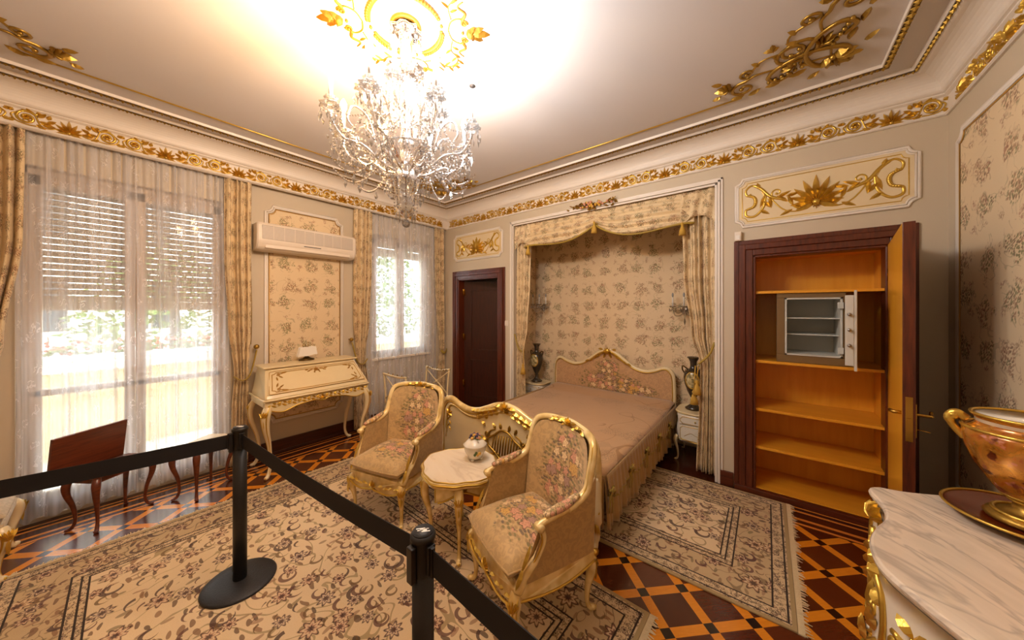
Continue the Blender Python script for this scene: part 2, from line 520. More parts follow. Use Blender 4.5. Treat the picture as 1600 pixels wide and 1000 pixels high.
def m_spread():
    t = NT('satin_bedspread')
    v = t.plane('xy')
    x, y, _ = t.sep(v)
    c = t.mix(t.noise(v, 3, 3), srgb(184,142,98), srgb(196,156,114))
    # embroidered trailing stems near the borders
    n = t.noise(v, 2.3, 1, 0.5, 0.8)
    line = t.lt(t.m('ABSOLUTE', t.sub(n, 0.52)), 0.008)
    dx = t.m('ABSOLUTE', x)
    edge = t.mr(dx, 0.40, 0.46)
    c = t.mix(t.mul(line, edge, 0.8), c, srgb(150,104,50))
    c = sprig_layer(t, v, c, 0.7, 0.20, 40, (srgb(140,110,70), srgb(160,118,76), srgb(120,88,60)), 2.2, 0.6)
    return t.done(t.bsdf(c, 0.42, sheen=0.3, normal=t.bump(t.noise(v, 6, 3), 0.15, 0.02)))
M['spread'] = m_spread()
t = NT('bed_skirt_silk')
f = t.noise(t.scale(t.obj(), (6, 30, 1)), 3, 3)
M['skirt'] = t.done(t.bsdf(t.mix(f, srgb(150,116,62), srgb(196,158,98)), 0.45, sheen=0.3))
M['trim_green'] = solid('olive_ribbon', srgb(178,150,60), 0.5, nz=0.5, bs=90)

def m_marble(name, c1, c2, vein, sc_=2.0, ang=0.6):
    t = NT(name)
    v = t.n('ShaderNodeVectorRotate', {'rotation_type': 'Z_AXIS'}, Vector=t.obj(), Angle=ang).outputs[0]
    vs = t.scale(v, (1, 3.0, 1))
    n1 = t.noise(vs, sc_, 5, 0.6, 1.2)
    c = t.mix(t.mr(n1, 0.35, 0.7), c1, c2)
    vn = t.m('ABSOLUTE', t.sub(t.noise(vs, sc_*0.8, 4, 0.55, 1.8), 0.5))
    c = t.mix(t.mr(vn, 0.0, 0.035, 0.55, 0), c, vein)
    return t.done(t.bsdf(c, 0.16, coat=0.2))
M['marble'] = m_marble('commode_marble', srgb(238,222,200), srgb(216,200,178), srgb(160,148,136), 1.7, 0.95)
M['marble_tea'] = m_marble('tea_table_marble', srgb(244,230,206), srgb(238,220,190), srgb(218,198,170), 1.2, 0.2)

def m_rug(name, hx, hy):
    """persian rug: curling vines and palmettes in a cream field, two floral borders"""
    t = NT(name)
    x, y, _ = t.sep(t.obj()); v = t.comb(x, y)
    d = t.m('MINIMUM', t.sub(hx, t.m('ABSOLUTE', x)), t.sub(hy, t.m('ABSOLUTE', y)))
    cream = t.mix(t.noise(v, 2, 3), srgb(228,202,158), srgb(238,212,172))
    tan = t.mix(t.noise(v, 5, 3), srgb(196,168,126), srgb(212,184,142))
    def flor(base, fs, size, cols, vine, vs):
        n = t.noise(v, vs, 1, 0.4, 1.6)
        ln = t.lt(t.m('ABSOLUTE', t.sub(n, 0.5)), 0.012)
        c = t.mix(t.mul(ln, 0.65), base, vine)
        # commas and leaves: short dark strokes
        sv = t.vadd(v, t.scale(t.noise(v, 7, 1, col=True), 0.09))
        st = t.vor(t.scale(sv, (1.0, 2.6, 1)), fs*1.5, 1.0)
        sr, sg, sb = t.sep(st.outputs['Color'])
        sm = t.mul(t.lt(st.outputs['Distance'], 0.25), t.m('GREATER_THAN', sr, 0.55))
        c = t.mix(t.mul(sm, 0.8), c, t.mix(sg, srgb(58,40,40), srgb(150,108,76)))
        sv2 = t.vadd(v, t.scale(t.noise(v, 5, 1, col=True), -0.1))
        st2 = t.vor(t.scale(sv2, (2.6, 1.0, 1)), fs*1.3, 1.0)
        tr, tg, tb = t.sep(st2.outputs['Color'])
        sm2 = t.mul(t.lt(st2.outputs['Distance'], 0.22), t.m('GREATER_THAN', tr, 0.6))
        c = t.mix(t.mul(sm2, 0.7), c, t.mix(tg, srgb(120,110,76), srgb(170,124,98)))
        # curling crescents that thin out towards their ends
        for (k_, off, col) in ((0.9, 1.3, srgb(70, 46, 48)), (1.35, 4.1, srgb(120, 92, 60)), (1.15, 7.7, srgb(104, 66, 60))):
            vv = t.vadd(v, (off, off*0.6, 0))
            m1, r1, (qr, qg, qb), an1 = t.rose(vv, fs*k_, 0.42, 1, 0.95)
            w1 = t.mul(0.17, t.m('MAXIMUM', t.m('COSINE', t.mul(an1, 0.5)), 0.0))
            arc = t.mul(t.lt(t.m('ABSOLUTE', t.sub(r1, 0.75)), w1), t.m('GREATER_THAN', qb, 0.35))
            c = t.mix(t.mul(arc, 0.85), c, col)
        mk, rn, (cr, cg, cb), ang = t.rose(v, fs, size, 8, 0.75)
        sel = t.m('GREATER_THAN', cb, 0.25)
        fc = t.mix(t.m('GREATER_THAN', cr, 0.5), cols[0], cols[1])
        fc = t.mix(t.m('GREATER_THAN', cg, 0.72), fc, cols[2])
        fc = t.mix(t.lt(t.m('ABSOLUTE', t.sub(rn, 0.9)), 0.09), fc, srgb(66,42,36))
        fc = t.mix(t.lt(t.m('ABSOLUTE', t.sub(rn, 0.58)), 0.1), fc, srgb(226,200,160))
        fc = t.mix(t.lt(rn, 0.3), fc, srgb(74,46,44))
        return t.mix(t.mul(mk, sel, 0.9), c, fc)
    cols = (srgb(176,124,104), srgb(150,124,116), srgb(196,150,122))
    field = flor(cream, 6.2, 0.34, cols, srgb(150,128,84), 3.0)
    bord = flor(tan, 7.0, 0.44, (srgb(140,92,82), srgb(116,88,84), srgb(176,132,98)), srgb(110,90,64), 4.5)
    guard = flor(t.mix(0.5, cream, tan), 22.0, 0.4, (srgb(84,58,48), srgb(110,92,56), srgb(90,66,56)), srgb(70,54,40), 12)
    c = field
    c = t.mix(t.lt(d, 0.37), c, guard)
    c = t.mix(t.lt(d, 0.30), c, bord)
    c = t.mix(t.lt(d, 0.10), c, guard)
    c = t.mix(t.lt(d, 0.022), c, srgb(176,150,104))
    for a in (0.37, 0.30, 0.10, 0.34, 0.035):
        c = t.mix(t.lt(t.m('ABSOLUTE', t.sub(d, a)), 0.0045), c, srgb(44,32,28))
    pile = t.noise(v, 260, 2)
    c = t.mix(t.mul(pile, 0.25), c, srgb(90,70,50))
    return t.done(t.bsdf(c, 0.9, normal=t.bump(pile, 0.35, 0.004), spec=0.15, sheen=0.15))
M['rug1'] = m_rug('cream_persian_rug', 1.53, 1.165)
M['rug2'] = m_rug('bedside_persian_rug', 0.86, 0.69)
M['fringe'] = solid('cotton_fringe', srgb(216,192,150), 0.9, nz=0.3, bs=80)

def m_crystal():
    t = NT('cut_crystal')
    g = t.n('ShaderNodeBsdfGlossy', i0=(.9, 0.89, 0.88, 1), Roughness=0.05).outputs[0]
    tr = t.n('ShaderNodeBsdfTransparent', i0=(0.76, 0.75, 0.74, 1)).outputs[0]
    df = t.n('ShaderNodeBsdfTranslucent', i0=(0.97, 0.96, 0.95, 1)).outputs[0]
    fr = t.n('ShaderNodeLayerWeight', Blend=0.45).outputs['Fresnel']
    a = t.n('ShaderNodeMixShader', i0=t.m('ADD', 0.18, t.mul(fr, 0.8), clamp=True), i1=tr, i2=g).outputs[0]
    return t.done(t.n('ShaderNodeMixShader', i0=0.035, i1=a, i2=df).outputs[0])
M['crystal'] = m_crystal()
def m_glass():
    t = NT('window_glass')
    g = t.n('ShaderNodeBsdfGlossy', i0=(1, 1, 1, 1), Roughness=0.02).outputs[0]
    tr = t.n('ShaderNodeBsdfTransparent', i0=(0.96, 0.98, 0.97, 1)).outputs[0]
    fr = t.n('ShaderNodeLayerWeight', Blend=0.25).outputs['Fresnel']
    return t.done(t.n('ShaderNodeMixShader', i0=t.mul(fr, 0.8), i1=tr, i2=g).outputs[0])
M['glass'] = m_glass()
def m_emit(name, col, s_):
    t = NT(name)
    return t.done(t.n('ShaderNodeEmission', i0=col, Strength=s_).outputs[0])
M['bulb_warm'] = m_emit('lit_bulb_warm', (1, 0.72, 0.38, 1), 60)
M['bulb_white'] = m_emit('lit_bulb_white', (1, 0.93, 0.88, 1), 60)
M['bulb_off'] = solid('unlit_bulb', srgb(150,150,150), 0.2)
M['candle'] = solid('candle_tube', srgb(225,220,210), 0.5)
M['candle_grey'] = solid('grey_candle_tube', srgb(130,130,128), 0.5)

def m_urn():
    t = NT('painted_gold_porcelain')
    x, y, z = t.sep(t.obj())
    f = t.noise(t.obj(), 14, 4, 0.6, 1.0)
    c = t.mix(t.mr(f, 0.35, 0.65), srgb(150,78,20), srgb(222,160,60))
    c = t.mix(t.mr(t.noise(t.obj(), 24, 3), 0.60, 0.66), c, srgb(190,120,90))
    c = t.mix(t.mr(t.noise(t.vadd(t.obj(), (4, 4, 4)), 20, 3), 0.60, 0.66), c, srgb(96,40,16))
    return t.done(t.bsdf(c, 0.2, t.mr(f, 0.4, 0.6, 0.1, 0.8), coat=0.5))
M['urn'] = m_urn()
def m_vase(name, pcx):
    t = NT(name)
    x, y, z = t.sep(t.obj())
    f = t.noise(t.obj(), 18, 3)
    c = t.mix(f, srgb(28,30,38), srgb(70,60,40))
    dx = t.m('DIVIDE', x, 0.062); dz = t.m('DIVIDE', t.sub(z, 0.33), 0.085)
    d = t.m('SQRT', t.add(t.mul(dx, dx), t.mul(dz, dz)))
    fl = t.mix(t.mr(t.noise(t.obj(), 30, 3), 0.4, 0.6), srgb(206,190,140), srgb(120,110,70))
    c = t.mix(t.lt(d, 1.0), c, fl)
    c = t.mix(t.lt(t.m('ABSOLUTE', t.sub(d, 1.05)), 0.07), c, srgb(190,150,60))
    return t.done(t.bsdf(c, 0.2, coat=0.4))
M['vase'] = m_vase('painted_dark_porcelain', 0)
M['bronze'] = solid('aged_bronze', srgb(96,74,36), 0.35, 0.8, nz=0.4)
M['dish'] = solid('maroon_gilded_glaze', srgb(112,44,16), 0.15, 0.1, nz=0.7, bs=16, coat=0.5)

# ---------------------------------------------------------------- relief ornament
def surf(kind, base=None):
    if kind == 'back': return lambda a, b, h: (a, (base or YB) - h, b)
    if kind == 'left': return lambda a, b, h: ((base or XC) + h, a, b)
    if kind == 'right': return lambda a, b, h: ((base or XR) - h, a, b)
    if kind == 'front': return lambda a, b, h: (a, (base or YF) + h, b)
    if kind == 'ceil': return lambda a, b, h: (a, b, (base or ZC) - h)

def rot2(to3, cx, cy, ang=0, sx=1, sy=1):
    c_, s_ = cos(ang), sin(ang)
    def f(a, b, h):
        a *= sx; b *= sy
        return to3(cx + a*c_ - b*s_, cy + a*s_ + b*c_, h)
    return f

def rtube(mb, to3, pts, r, seg=6, h=0.0, flat=(1, .8)):
    o = Vector(to3(0, 0, 0)); n = (Vector(to3(0, 0, 1)) - o).normalized()
    mb.tube([to3(p[0], p[1], h) for p in pts], r, seg, flat=flat, up=n)

def scroll(mb, to3, cx, cy, r0, a0, turns, dirn, w, tail=None, n=None):
    n = n or max(10, int(14*turns))
    pts = []
    for i in range(n+1):
        t_ = i/n
        r = r0*(1-0.82*t_)
        a = a0 + dirn*turns*2*pi*t_
        pts.append((cx + r*cos(a), cy + r*sin(a)))
    if tail: pts = crom(list(tail) + [pts[0]], 4)[:-1] + pts
    N = len(pts)
    rad = [w*(0.45 + 0.75*min(1, i/(N*0.4)))*(1 - 0.35*i/N) for i in range(N)]
    rtube(mb, to3, pts, rad, 6, w*0.3)
    e = pts[-1]
    p = Vector(to3(e[0], e[1], w*0.5)); mb.ball(p, w*1.25, 6, 4)

def leaf(mb, to3, x, y, ang, L, W, h, curl=0.0):
    c_, s_ = cos(ang), sin(ang)
    def q(u, v_, hh):
        v_ += curl*u*u/L
        return to3(x + u*c_ - v_*s_, y + u*s_ + v_*c_, hh)
    vs = [q(0,0,0), q(L*.18,W*.3,0), q(L*.42,W*.5,0), q(L*.72,W*.36,0), q(L,0,h*.2),
          q(L*.72,-W*.36,0), q(L*.42,-W*.5,0), q(L*.18,-W*.3,0), q(L*.2,0,h*.8), q(L*.45,0,h), q(L*.75,0,h*.8)]
    mb.add(vs, [(0,8,1),(1,8,9,2),(2,9,10,3),(3,10,4),(4,10,5),(5,10,9,6),(6,9,8,7),(7,8,0)])

def palmette(mb, to3, x, y, size, ang=pi/2, n=7, spread=2.2, h=None):
    h = h or size*0.22
    for i in range(n):
        f = i/(n-1)*2-1
        leaf(mb, to3, x, y, ang + f*spread/2*1.15, size*(1-0.34*abs(f)), size*0.26, h, curl=f*size*0.25)
    p = to3(x, y, h*.3); mb.ball(p, size*0.13, 8, 5)

def bead_line(mb, to3, p0, p1, r, step, h):
    L = math.hypot(p1[0]-p0[0], p1[1]-p0[1]); n = int(L/step)
    o = Vector(to3(0, 0, 0)); nn = (Vector(to3(0, 0, 1)) - o).normalized()
    for i in range(n):
        t_ = (i+.5)/n
        a, b = p0[0]+(p1[0]-p0[0])*t_, p0[1]+(p1[1]-p0[1])*t_
        dx, dy = (p1[0]-p0[0])/L, (p1[1]-p0[1])/L
        k = 0.5 if i % 2 else 0.8
        vs = [to3(a-dx*step*.48, b-dy*step*.48, 0), to3(a-dy*r*k*1.2, b+dx*r*k*1.2, 0), to3(a+dx*step*.48, b+dy*step*.48, 0), to3(a+dy*r*k*1.2, b-dx*r*k*1.2, 0), to3(a, b, h*k*1.3)]
        mb.add(vs, [(0,4,1),(1,4,2),(2,4,3),(3,4,0)])

def frieze(mb, to3, a0, a1, phase, z0=3.003, hgt=0.108, P=0.5185):
    zc = z0 + hgt/2
    k0 = int(math.floor((a0-phase)/P)) - 1
    k1 = int(math.ceil((a1-phase)/P)) + 1
    inside = lambda a, m=0.05: a0+m < a < a1-m
    for k in range(k0, k1+1):
        a = phase + k*P
        if inside(a):
            palmette(mb, to3, a, z0+0.010, 0.100, n=9, spread=3.1, h=0.024)
            for s_ in (1, -1):
                leaf(mb, to3, a+s_*.01, z0+.014, pi/2-s_*1.35, .05, .02, .008, curl=s_*.02)
        for s_ in (1, -1):
            base = a + s_*0.187
            if not inside(base, 0.052): continue
            # double-ringed rosette in a scroll
            rt = rot2(to3, base, zc, 0, s_, 1)
            scroll(mb, rt, 0, 0, 0.050, 2.4, 1.7, -1, 0.0085, tail=((-0.075, 0.030), (-.055, 0.046)))
            for q in range(6):
                leaf(mb, rt, 0, 0, q*pi/3, 0.028, 0.016, 0.016)
            for (x_, y_, an, L) in ((-.045,.018,2.3,.055),(-.05,-.005,3.3,.055),(-.04,-.03,3.8,.055),(-.06,.03,1.2,.035),(-.085,-.005,2.6,.045),(-.03,.044,.6,.045),(.045,-.03,-.4,.035),(.05,.03,.5,.03),(-.09,.02,1.9,.035),(-.07,-.03,3.0,.05)):
                leaf(mb, rt, x_, y_, an, L*1.15, .029, .020, curl=.01)
            rtube(mb, rt, crom([(-.13, -.03), (-.10, -.045), (-.06, -.035), (-.03, .045), (.02, .051)], 4), .005, 5, .003)
            rtube(mb, rt, crom([(.045, .02), (.062, .0), (.045, -.035), (.0, -.05), (-.05, -.046)], 4), .005, 5, .003)
            scroll(mb, rt, -.085, -.022, .018, 1.2, 1.1, -1, .004, tail=((-.045, -.045),))

# ---------------------------------------------------------------- floor, ceiling, walls
mb = MB(); mb.box(-4.75, 1.15, -1.6, 4.5, -0.08, 0.0)
mb.build('floor', M['floor'], kind='structure')
mb = MB(); mb.box(XL-.1, XR+.2, YF-.1, 4.5, ZC, ZC+.1)
ceil = mb.build('ceiling', M['ceil'], kind='structure')

DOOR = (-4.03, -3.15, 2.12); NICHE = (-2.87, -0.415, 2.83); CLO = (-0.135, 0.685, 2.12)
mb = MB()
for x0, x1, z0 in ((XL-.25, DOOR[0], 0), (DOOR[0], DOOR[1], DOOR[2]), (DOOR[1], NICHE[0], 0), (NICHE[0], NICHE[1], NICHE[2]),
                   (NICHE[1], CLO[0], 0), (CLO[0], CLO[1], CLO[2]), (CLO[1], XR+.15, 0)):
    mb.box(x0, x1, YB, YB+.12, z0, ZC)
mb.box(CLO[0], CLO[1], YB, YB+.12, 0, .05)
mb.build('wall_back', M['wall'], kind='structure')

W1 = (-0.43, 0.79, 0.03, 2.74); W2 = (2.33, 3.32, 0.93, 2.70)
mb = MB()
y0 = YF-.1
for (a, b, zl, zh) in (W1, W2):
    mb.box(XL-.25, XL, y0, a, 0, ZC)
    mb.box(XL-.25, XL, a, b, zh, ZC)
    if zl > 0.1: mb.box(XL-.25, XL, a, b, 0, zl)
    else: mb.box(XL-.25, XL-.02, a, b, 0, zl)
    y0 = b
mb.box(XL-.25, XL, y0, YB, 0, ZC)
mb.build('wall_left', M['wall'], kind='structure')
mb = MB(); mb.box(XR, XR+.15, YF-.1, YB, 0, ZC); mb.build('wall_right', M['wall'], kind='structure')
mb = MB(); mb.box(XL-.1, XR+.1, YF-.12, YF, 0, ZC); mb.build('wall_front', M['wall'], kind='structure')

# bed niche shell
NX0, NX1, NY = -3.0, -0.34, 4.36
mb = MB()
mb.box(NX0-.08, NX1+.08, NY, NY+.08, 0, 2.95)
nb = mb.build('wall_niche', M['paper_xz'], kind='structure')
mb = MB()
mb.box(NX0-.08, NX0, YB+.12, NY, 0, 2.95); mb.box(NX1, NX1+.08, YB+.12, NY, 0, 2.95)
mb.build('wall_niche_side', M['paper_yz'], kind='structure')
mb = MB(); mb.box(NX0, NX1, YB+.12, NY, 2.87, 2.95); mb.build('ceiling_niche', M['wall'], kind='structure')
# dark passage behind the small door
mb = MB()
mb.box(-4.5, -3.05, 4.42, 4.48, 0, 2.4); mb.box(-4.56, -4.5, YB+.12, 4.48, 0, 2.4); mb.box(-3.1, -3.09, YB+.12, 4.48, 0, 2.4)
mb.box(-4.56, -3.09, YB+.12, 4.48, 2.4, 2.46)
mb.build('wall_passage', M['wall'], kind='structure')

# cornice: one profile carried round the four walls
def ring(mb, prof, closed=False):
    vs = []
    for off, z in prof:
        vs += [(XC+off, YF+off, z), (XR-off, YF+off, z), (XR-off, YB-off, z), (XC+off, YB-off, z)]
    n = len(prof); fs = []
    rng = n if closed else n-1
    for i in range(rng):
        j = (i+1) % n
        for k in range(4):
            l = (k+1) % 4
            fs.append((i*4+k, j*4+k, j*4+l, i*4+l))
    mb.add(vs, fs)
prof = [(-.02, 3.0), (-.02, 2.978), (.014, 2.978), (.022, 2.985), (.020, 2.995), (.006, 3.001), (.004, 3.11), (.014, 3.116), (.022, 3.122), (.022, 3.130),
        (.034, 3.136), (.042, 3.146), (.044, 3.152)]
prof += [(.044+.115*(1-cos(t_)), 3.152+.098*sin(t_)) for t_ in [i*pi/2/8 for i in range(1, 9)]]
prof += [(.168, 3.252), (.178, 3.262), (.198, 3.264), (.206, 3.275), (.21, ZC+.002)]
mb = MB(); ring(mb, prof)
mb.build('trim_1', M['mould'], kind='structure', label='white cornice running round the top of the walls')
# plain pelmet board behind the frieze above the windows
mb = MB(); mb.box(XC-.03, XC, YF, YB, 2.975, ZC)
mb.build('trim_2', M['mould'], kind='structure')
# raised ceiling mouldings
mb = MB()
ring(mb, [(.325, ZC), (.328, ZC-.012), (.345, ZC-.016), (.362, ZC-.02), (.372, ZC-.02), (.376, ZC)])
mb.build('trim_3', M['mould'], kind='structure')
mb = MB()
for off, r_, st_ in ((.186, .013, .021), (.350, .021, .026)):
    zz = {.186: ZC-.026, .350: ZC-.023}[off]
    c_ = surf('ceil', zz)
    A = (XC+off, YF+off); B = (XR-off, YF+off); C_ = (XR-off, YB-off); D_ = (XC+off, YB-off)
    for p, q in ((B, C_), (C_, D_), (D_, A)):
        bead_line(mb, c_, p, q, r_, st_, .016)
strip = MB()
for off, zz, hw in ((.186, ZC-.0235, .010), (.350, ZC-.0205, .016)):
    ring(strip, [(off-hw, zz), (off-hw, zz-.002), (off+hw, zz-.002), (off+hw, zz)])
strip.build('trim_10', M['bronze'], kind='structure')
mb.build('trim_4', M['gold_dark'], kind='structure', label='gilded bead rows along the ceiling mouldings')
mb = MB()
frieze(mb, surf('back', YB-.005), XC+.02, XR-.02, 0.17)
frieze(mb, surf('left', XC+.005), YF, YB-.02, 0.333)
frieze(mb, surf('right', XR-.005), YF+1.5, YB-.02, 3.38)
mb.build('trim_5', M['gold'], kind='structure', label='gilded frieze of palmettes and scrolling rosettes')
# thin gold line on the ceiling
mb = MB(); cf = surf('ceil')
lx0, lx1, ly0, ly1 = -3.74, 0.42, CY*2-3.08, 3.08
for pts in ([(-.18, ly1), (-3.12, ly1)], [(lx0, 2.5), (lx0, -.33)], [(lx1, 2.4), (lx1, -.3)]):
    rtube(mb, cf, pts, .008, 6, .003)
mb.build('trim_6', M['gold'], kind='structure')

# ---------------------------------------------------------------- ceiling ornaments
def corner_ornament(sx, sy, label):
    """gilded scrollwork lying in a corner of the ceiling; local origin towards the corner"""
    o = empty('ceiling_ornament', (CX + sx*1.79, CY + sy*1.68, ZC), label=label, cat='ornament', group='gilded corner ornaments on the ceiling')
    mb = MB()
    f = lambda a, b, h: (a*sx, b*sy, -h)
    for fl in (0, 1):
        g = (lambda a, b, h: f(a, b, h)) if not fl else (lambda a, b, h: f(b, a, h))
        # arm running away from the corner along -a
        rtube(mb, g, crom([(.26,.26),(.22,.10),(.05,.03),(-.10,.08),(-.16,.17),(-.10,.24),(-.03,.20)], 5), [.017]*8+[.014]*22, 7, .008, (1,.8))
        scroll(mb, g, -.03, -.02, .12, .3, 1.3, 1, .012, tail=((.16,.16),(.14,.02)))
        scroll(mb, g, -.30, .20, .09, 4.9, 1.2, -1, .013, tail=((-.10,.10),(-.22,.08)))
        scroll(mb, g, -.27, .03, .05, 1.6, 1.2, 1, .010, tail=((-.10,-.06),(-.2,-.05)))
        palmette(mb, g, -.38, .12, .10, pi, 7, 2.4, .03)
        palmette(mb, g, -.02, .10, .09, 2.6, 5, 2.0, .03)
        for (x_, y_, an, L) in ((.05,.22,2.8,.12),(-.08,.26,2.9,.12),(-.2,.27,2.6,.11),(-.3,.29,3.1,.11),(.0,-.1,3.6,.1),(-.1,-.13,3.2,.1),
                                (-.2,-.02,3.9,.08),(.12,.30,2.4,.1),(-.42,.05,3.6,.09),(-.44,.2,2.8,.08),(.17,.08,4.3,.1),(.24,.2,.2,.09)):
            leaf(mb, g, x_, y_, an, L*.85, L*.34, .022, curl=.03)
        for q in range(6):
            p = g(.02-.035*q, .155+.012*q, .012); mb.ball(p, .014, 6, 4)
    palmette(mb, f, .17, .17, .15, pi/4, 7, 2.6, .04)
    mb.build('scrollwork', M['gold_dark'], o)
    return o
corner_ornament(1, 1, 'gilded scroll ornament on the ceiling corner above the open cupboard')
corner_ornament(-1, 1, 'gilded scroll ornament in the ceiling corner behind the chandelier')
corner_ornament(-1, -1, 'gilded scroll ornament at the left end of the ceiling above the balcony window')

o = empty('ceiling_medallion', (CX, CY, ZC), label='gilded medallion of scrolls and tulips round the chandelier rose', cat='ornament')
mb = MB()
f = lambda a, b, h: (a, b, -h)
for k in range(4):
    a_ = k*pi/2 + radians(38)
    g = rot2(f, 0, 0, a_)
    # ribbed arc of the inner wreath
    pts = [(.20*cos(radians(q)), .20*sin(radians(q))) for q in range(10, 81, 5)]
    rtube(mb, g, pts, [.010+.006*sin(pi*i/(len(pts)-1)) for i in range(len(pts))], 7, .004)
    for p in pts[1:-1]: mb.ball(g(p[0]*1.05, p[1]*1.05, .012), .012, 6, 4)
    mb.ball(g(.205, 0, .008), .011, 8, 5)
    # tulip flower pointing outwards
    g2 = rot2(f, 0, 0, a_ + radians(8))
    for (an, L) in ((0, .13), (.45, .10), (-.45, .10), (.9, .06), (-.9, .06)):
        leaf(mb, g2, .36, 0, an, L, L*.4, .03, curl=.02*(1 if an > 0 else -1))
    mb.ball(g2(.37, 0, .01), .028, 8, 5)
    mb.ball(g2(.325, 0, .01), .010, 8, 5)
    for s_ in (1, -1):
        g3 = rot2(f, 0, 0, a_ + radians(8), 1, s_)
        rtube(mb, g3, crom([(.24,0),(.26,.06),(.31,.085),(.355,.055)], 5), .0055, 6, .003)
        scroll(mb, g3, .335, .055, .024, 0, 1.3, 1, .007)
        rtube(mb, g3, crom([(.32,.075),(.34,.12),(.30,.155),(.33,.19)], 5), [.012-.0005*i for i in range(16)], 6, .003)
        rtube(mb, g3, crom([(.26,.075),(.25,.15),(.29,.21),(.27,.27)], 5), .0045, 6, .003)
        for (x_, y_, an, L) in ((.255,.14,2.4,.06),(.26,.17,.6,.06),(.285,.2,2.3,.06),(.285,.22,.7,.06),(.27,.26,2.0,.05),(.27,.26,1.1,.05),(.255,.12,.4,.05)):
            leaf(mb, g3, x_, y_, an, L, .02, .012, curl=.015)
mb.build('scrollwork', M['gold_deep'], o)
mb = MB(); mb.tube([(.075*cos(a), .075*sin(a), -.006) for a in [i*pi/14 for i in range(28)]], .014, 8, closed=True)
mb.build('inner_ring', M['gold_deep'], o)

o = empty('ceiling_detector', (-1.673, 1.635, ZC), label='small round white detector on the ceiling to the right of the chandelier', cat='detector')
mb = MB(); mb.lathe([(.05, 0), (.05, -.012), (.042, -.022), (.03, -.04), (.001, -.045)], 20); mb.build('housing', M['white_plastic'], o)
mb = MB(); mb.lathe([(.022, -.038), (.022, -.046), (.001, -.052)], 12); mb.build('sensor_dome', M['dark_slot'], o)

# ---------------------------------------------------------------- panels on the walls
def notch(a0, a1, b0, b1, r, top=True, bottom=True, n=5):
    """rectangle with concave corners, ccw"""
    out = []
    def arc(cx, cy, s0, s1):
        return [(cx + r*cos(s0+(s1-s0)*i/n), cy + r*sin(s0+(s1-s0)*i/n)) for i in range(n+1)]
    out += arc(a0, b0, pi/2, 0) if bottom else [(a0, b0)]
    out += arc(a1, b0, pi, pi/2) if bottom else [(a1, b0)]
    out += arc(a1, b1, -pi/2, -pi) if top else [(a1, b1)]
    out += arc(a0, b1, 0, -pi/2) if top else [(a0, b1)]
    return out

def loop_tube(mb, to3, outl, r, h, flat=(1, .7)):
    o_ = Vector(to3(0, 0, 0)); n_ = (Vector(to3(0, 0, 1)) - o_).normalized()
    mb.tube([to3(p[0], p[1], h) for p in outl], r, 6, flat=flat, closed=True, up=n_)

def over_panel(name_i, a0, a1, b0, b1, label):
    to3 = surf('back')
    root = empty('wall_panel', ((a0+a1)/2, YB, (b0+b1)/2), label=label, cat='wall panel', group='gilded panels over the doors')
    cx, cz = (a0+a1)/2, (b0+b1)/2
    L = lambda a, b, h: (a, -h-.001, b)
    w2, h2 = (a1-a0)/2, (b1-b0)/2
    mb = MB(); mb.prism(notch(-w2, w2, -h2, h2, .05), [(0, 0), (0, .004), (.01, .006)], L)
    mb.build('panel_board', M['panel_paint'], root)
    mb = MB()
    loop_tube(mb, L, notch(-w2, w2, -h2, h2, .05), .011, .006)
    loop_tube(mb, L, notch(-w2+.016, w2-.016, -h2+.016, h2-.016, .046), .007, .008)
    mb.build('frame_moulding', M['mould'], root)
    mb = MB()
    loop_tube(mb, L, notch(-w2+.048, w2-.048, -h2+.045, h2-.045, .036), .0035, .006)
    s_ = h2/.215
    W_ = w2 - .075
    palmette(mb, L, 0, -.085*s_, .225*s_, pi/2, 11, 3.3, .045)
    palmette(mb, L, 0, -.085*s_, .055*s_, -pi/2, 5, 1.6, .03)
    for sx in (1, -1):
        g = lambda a, b, h, sx=sx: L(a*sx, b, h)
        scroll(mb, g, .075*s_, -.085*s_, .030*s_, 3.0, 1.2, -1, .007)
        rtube(mb, g, crom([(.02, -.10*s_), (.12*W_/.44, -.135*s_), (.20*W_/.44, -.10*s_), (.27*W_/.44, .0)], 5), .007, 6, .004)
        scroll(mb, g, W_*.53, .045*s_, .045*s_, -1.6, 1.1, 1, .009, tail=((W_*.78, .10*s_), (W_*.66, .0)))
        rtube(mb, g, crom([(W_*.42, -.02*s_), (W_*.62, .02*s_), (W_*.76, .10*s_), (W_*.90, .145*s_), (W_*1.0, .11*s_), (W_*.98, .06*s_), (W_*.92, .07*s_)], 5),
              [.014]*14 + [.010]*17, 6, .004)
        rtube(mb, g, crom([(W_*.70, .05*s_), (W_*.73, -.06*s_), (W_*.86, -.13*s_), (W_*.99, -.12*s_), (W_*1.0, -.07*s_), (W_*.94, -.06*s_)], 5), .0115, 6, .004)
        pts = crom([(W_*.97, .06*s_), (W_*.88, .04*s_), (W_*.85, 0), (W_*.88, -.045*s_), (W_*.97, -.06*s_)], 4)
        for i, p in enumerate(pts): mb.ball(g(p[0], p[1], .008), .010+.005*sin(pi*i/(len(pts)-1)), 6, 4)
        for (x_, y_, an, Ln) in ((.30,-.09,1.2,.10),(.36,-.05,.7,.10),(.30,-.11,-.5,.09),(.55,.0,2.7,.10),(.64,.03,-1.7,.10),(.70,.06,-1.3,.12),
                                 (.74,.0,-2.2,.08),(.80,-.08,-2.6,.08),(.42,.0,2.9,.09),(.16,-.12,.4,.07),(.78,.10,1.2,.06),(.24,-.10,2.2,.05)):
            leaf(mb, g, W_*x_, y_*s_, an, Ln*s_*1.15, .042*s_, .024, curl=.025)
    mb.build('gilded_relief', M['gold'], root)
    return root
over_panel(1, -0.255, 0.822, 2.385, 2.815, 'gilded scroll relief panel above the open orange cupboard')
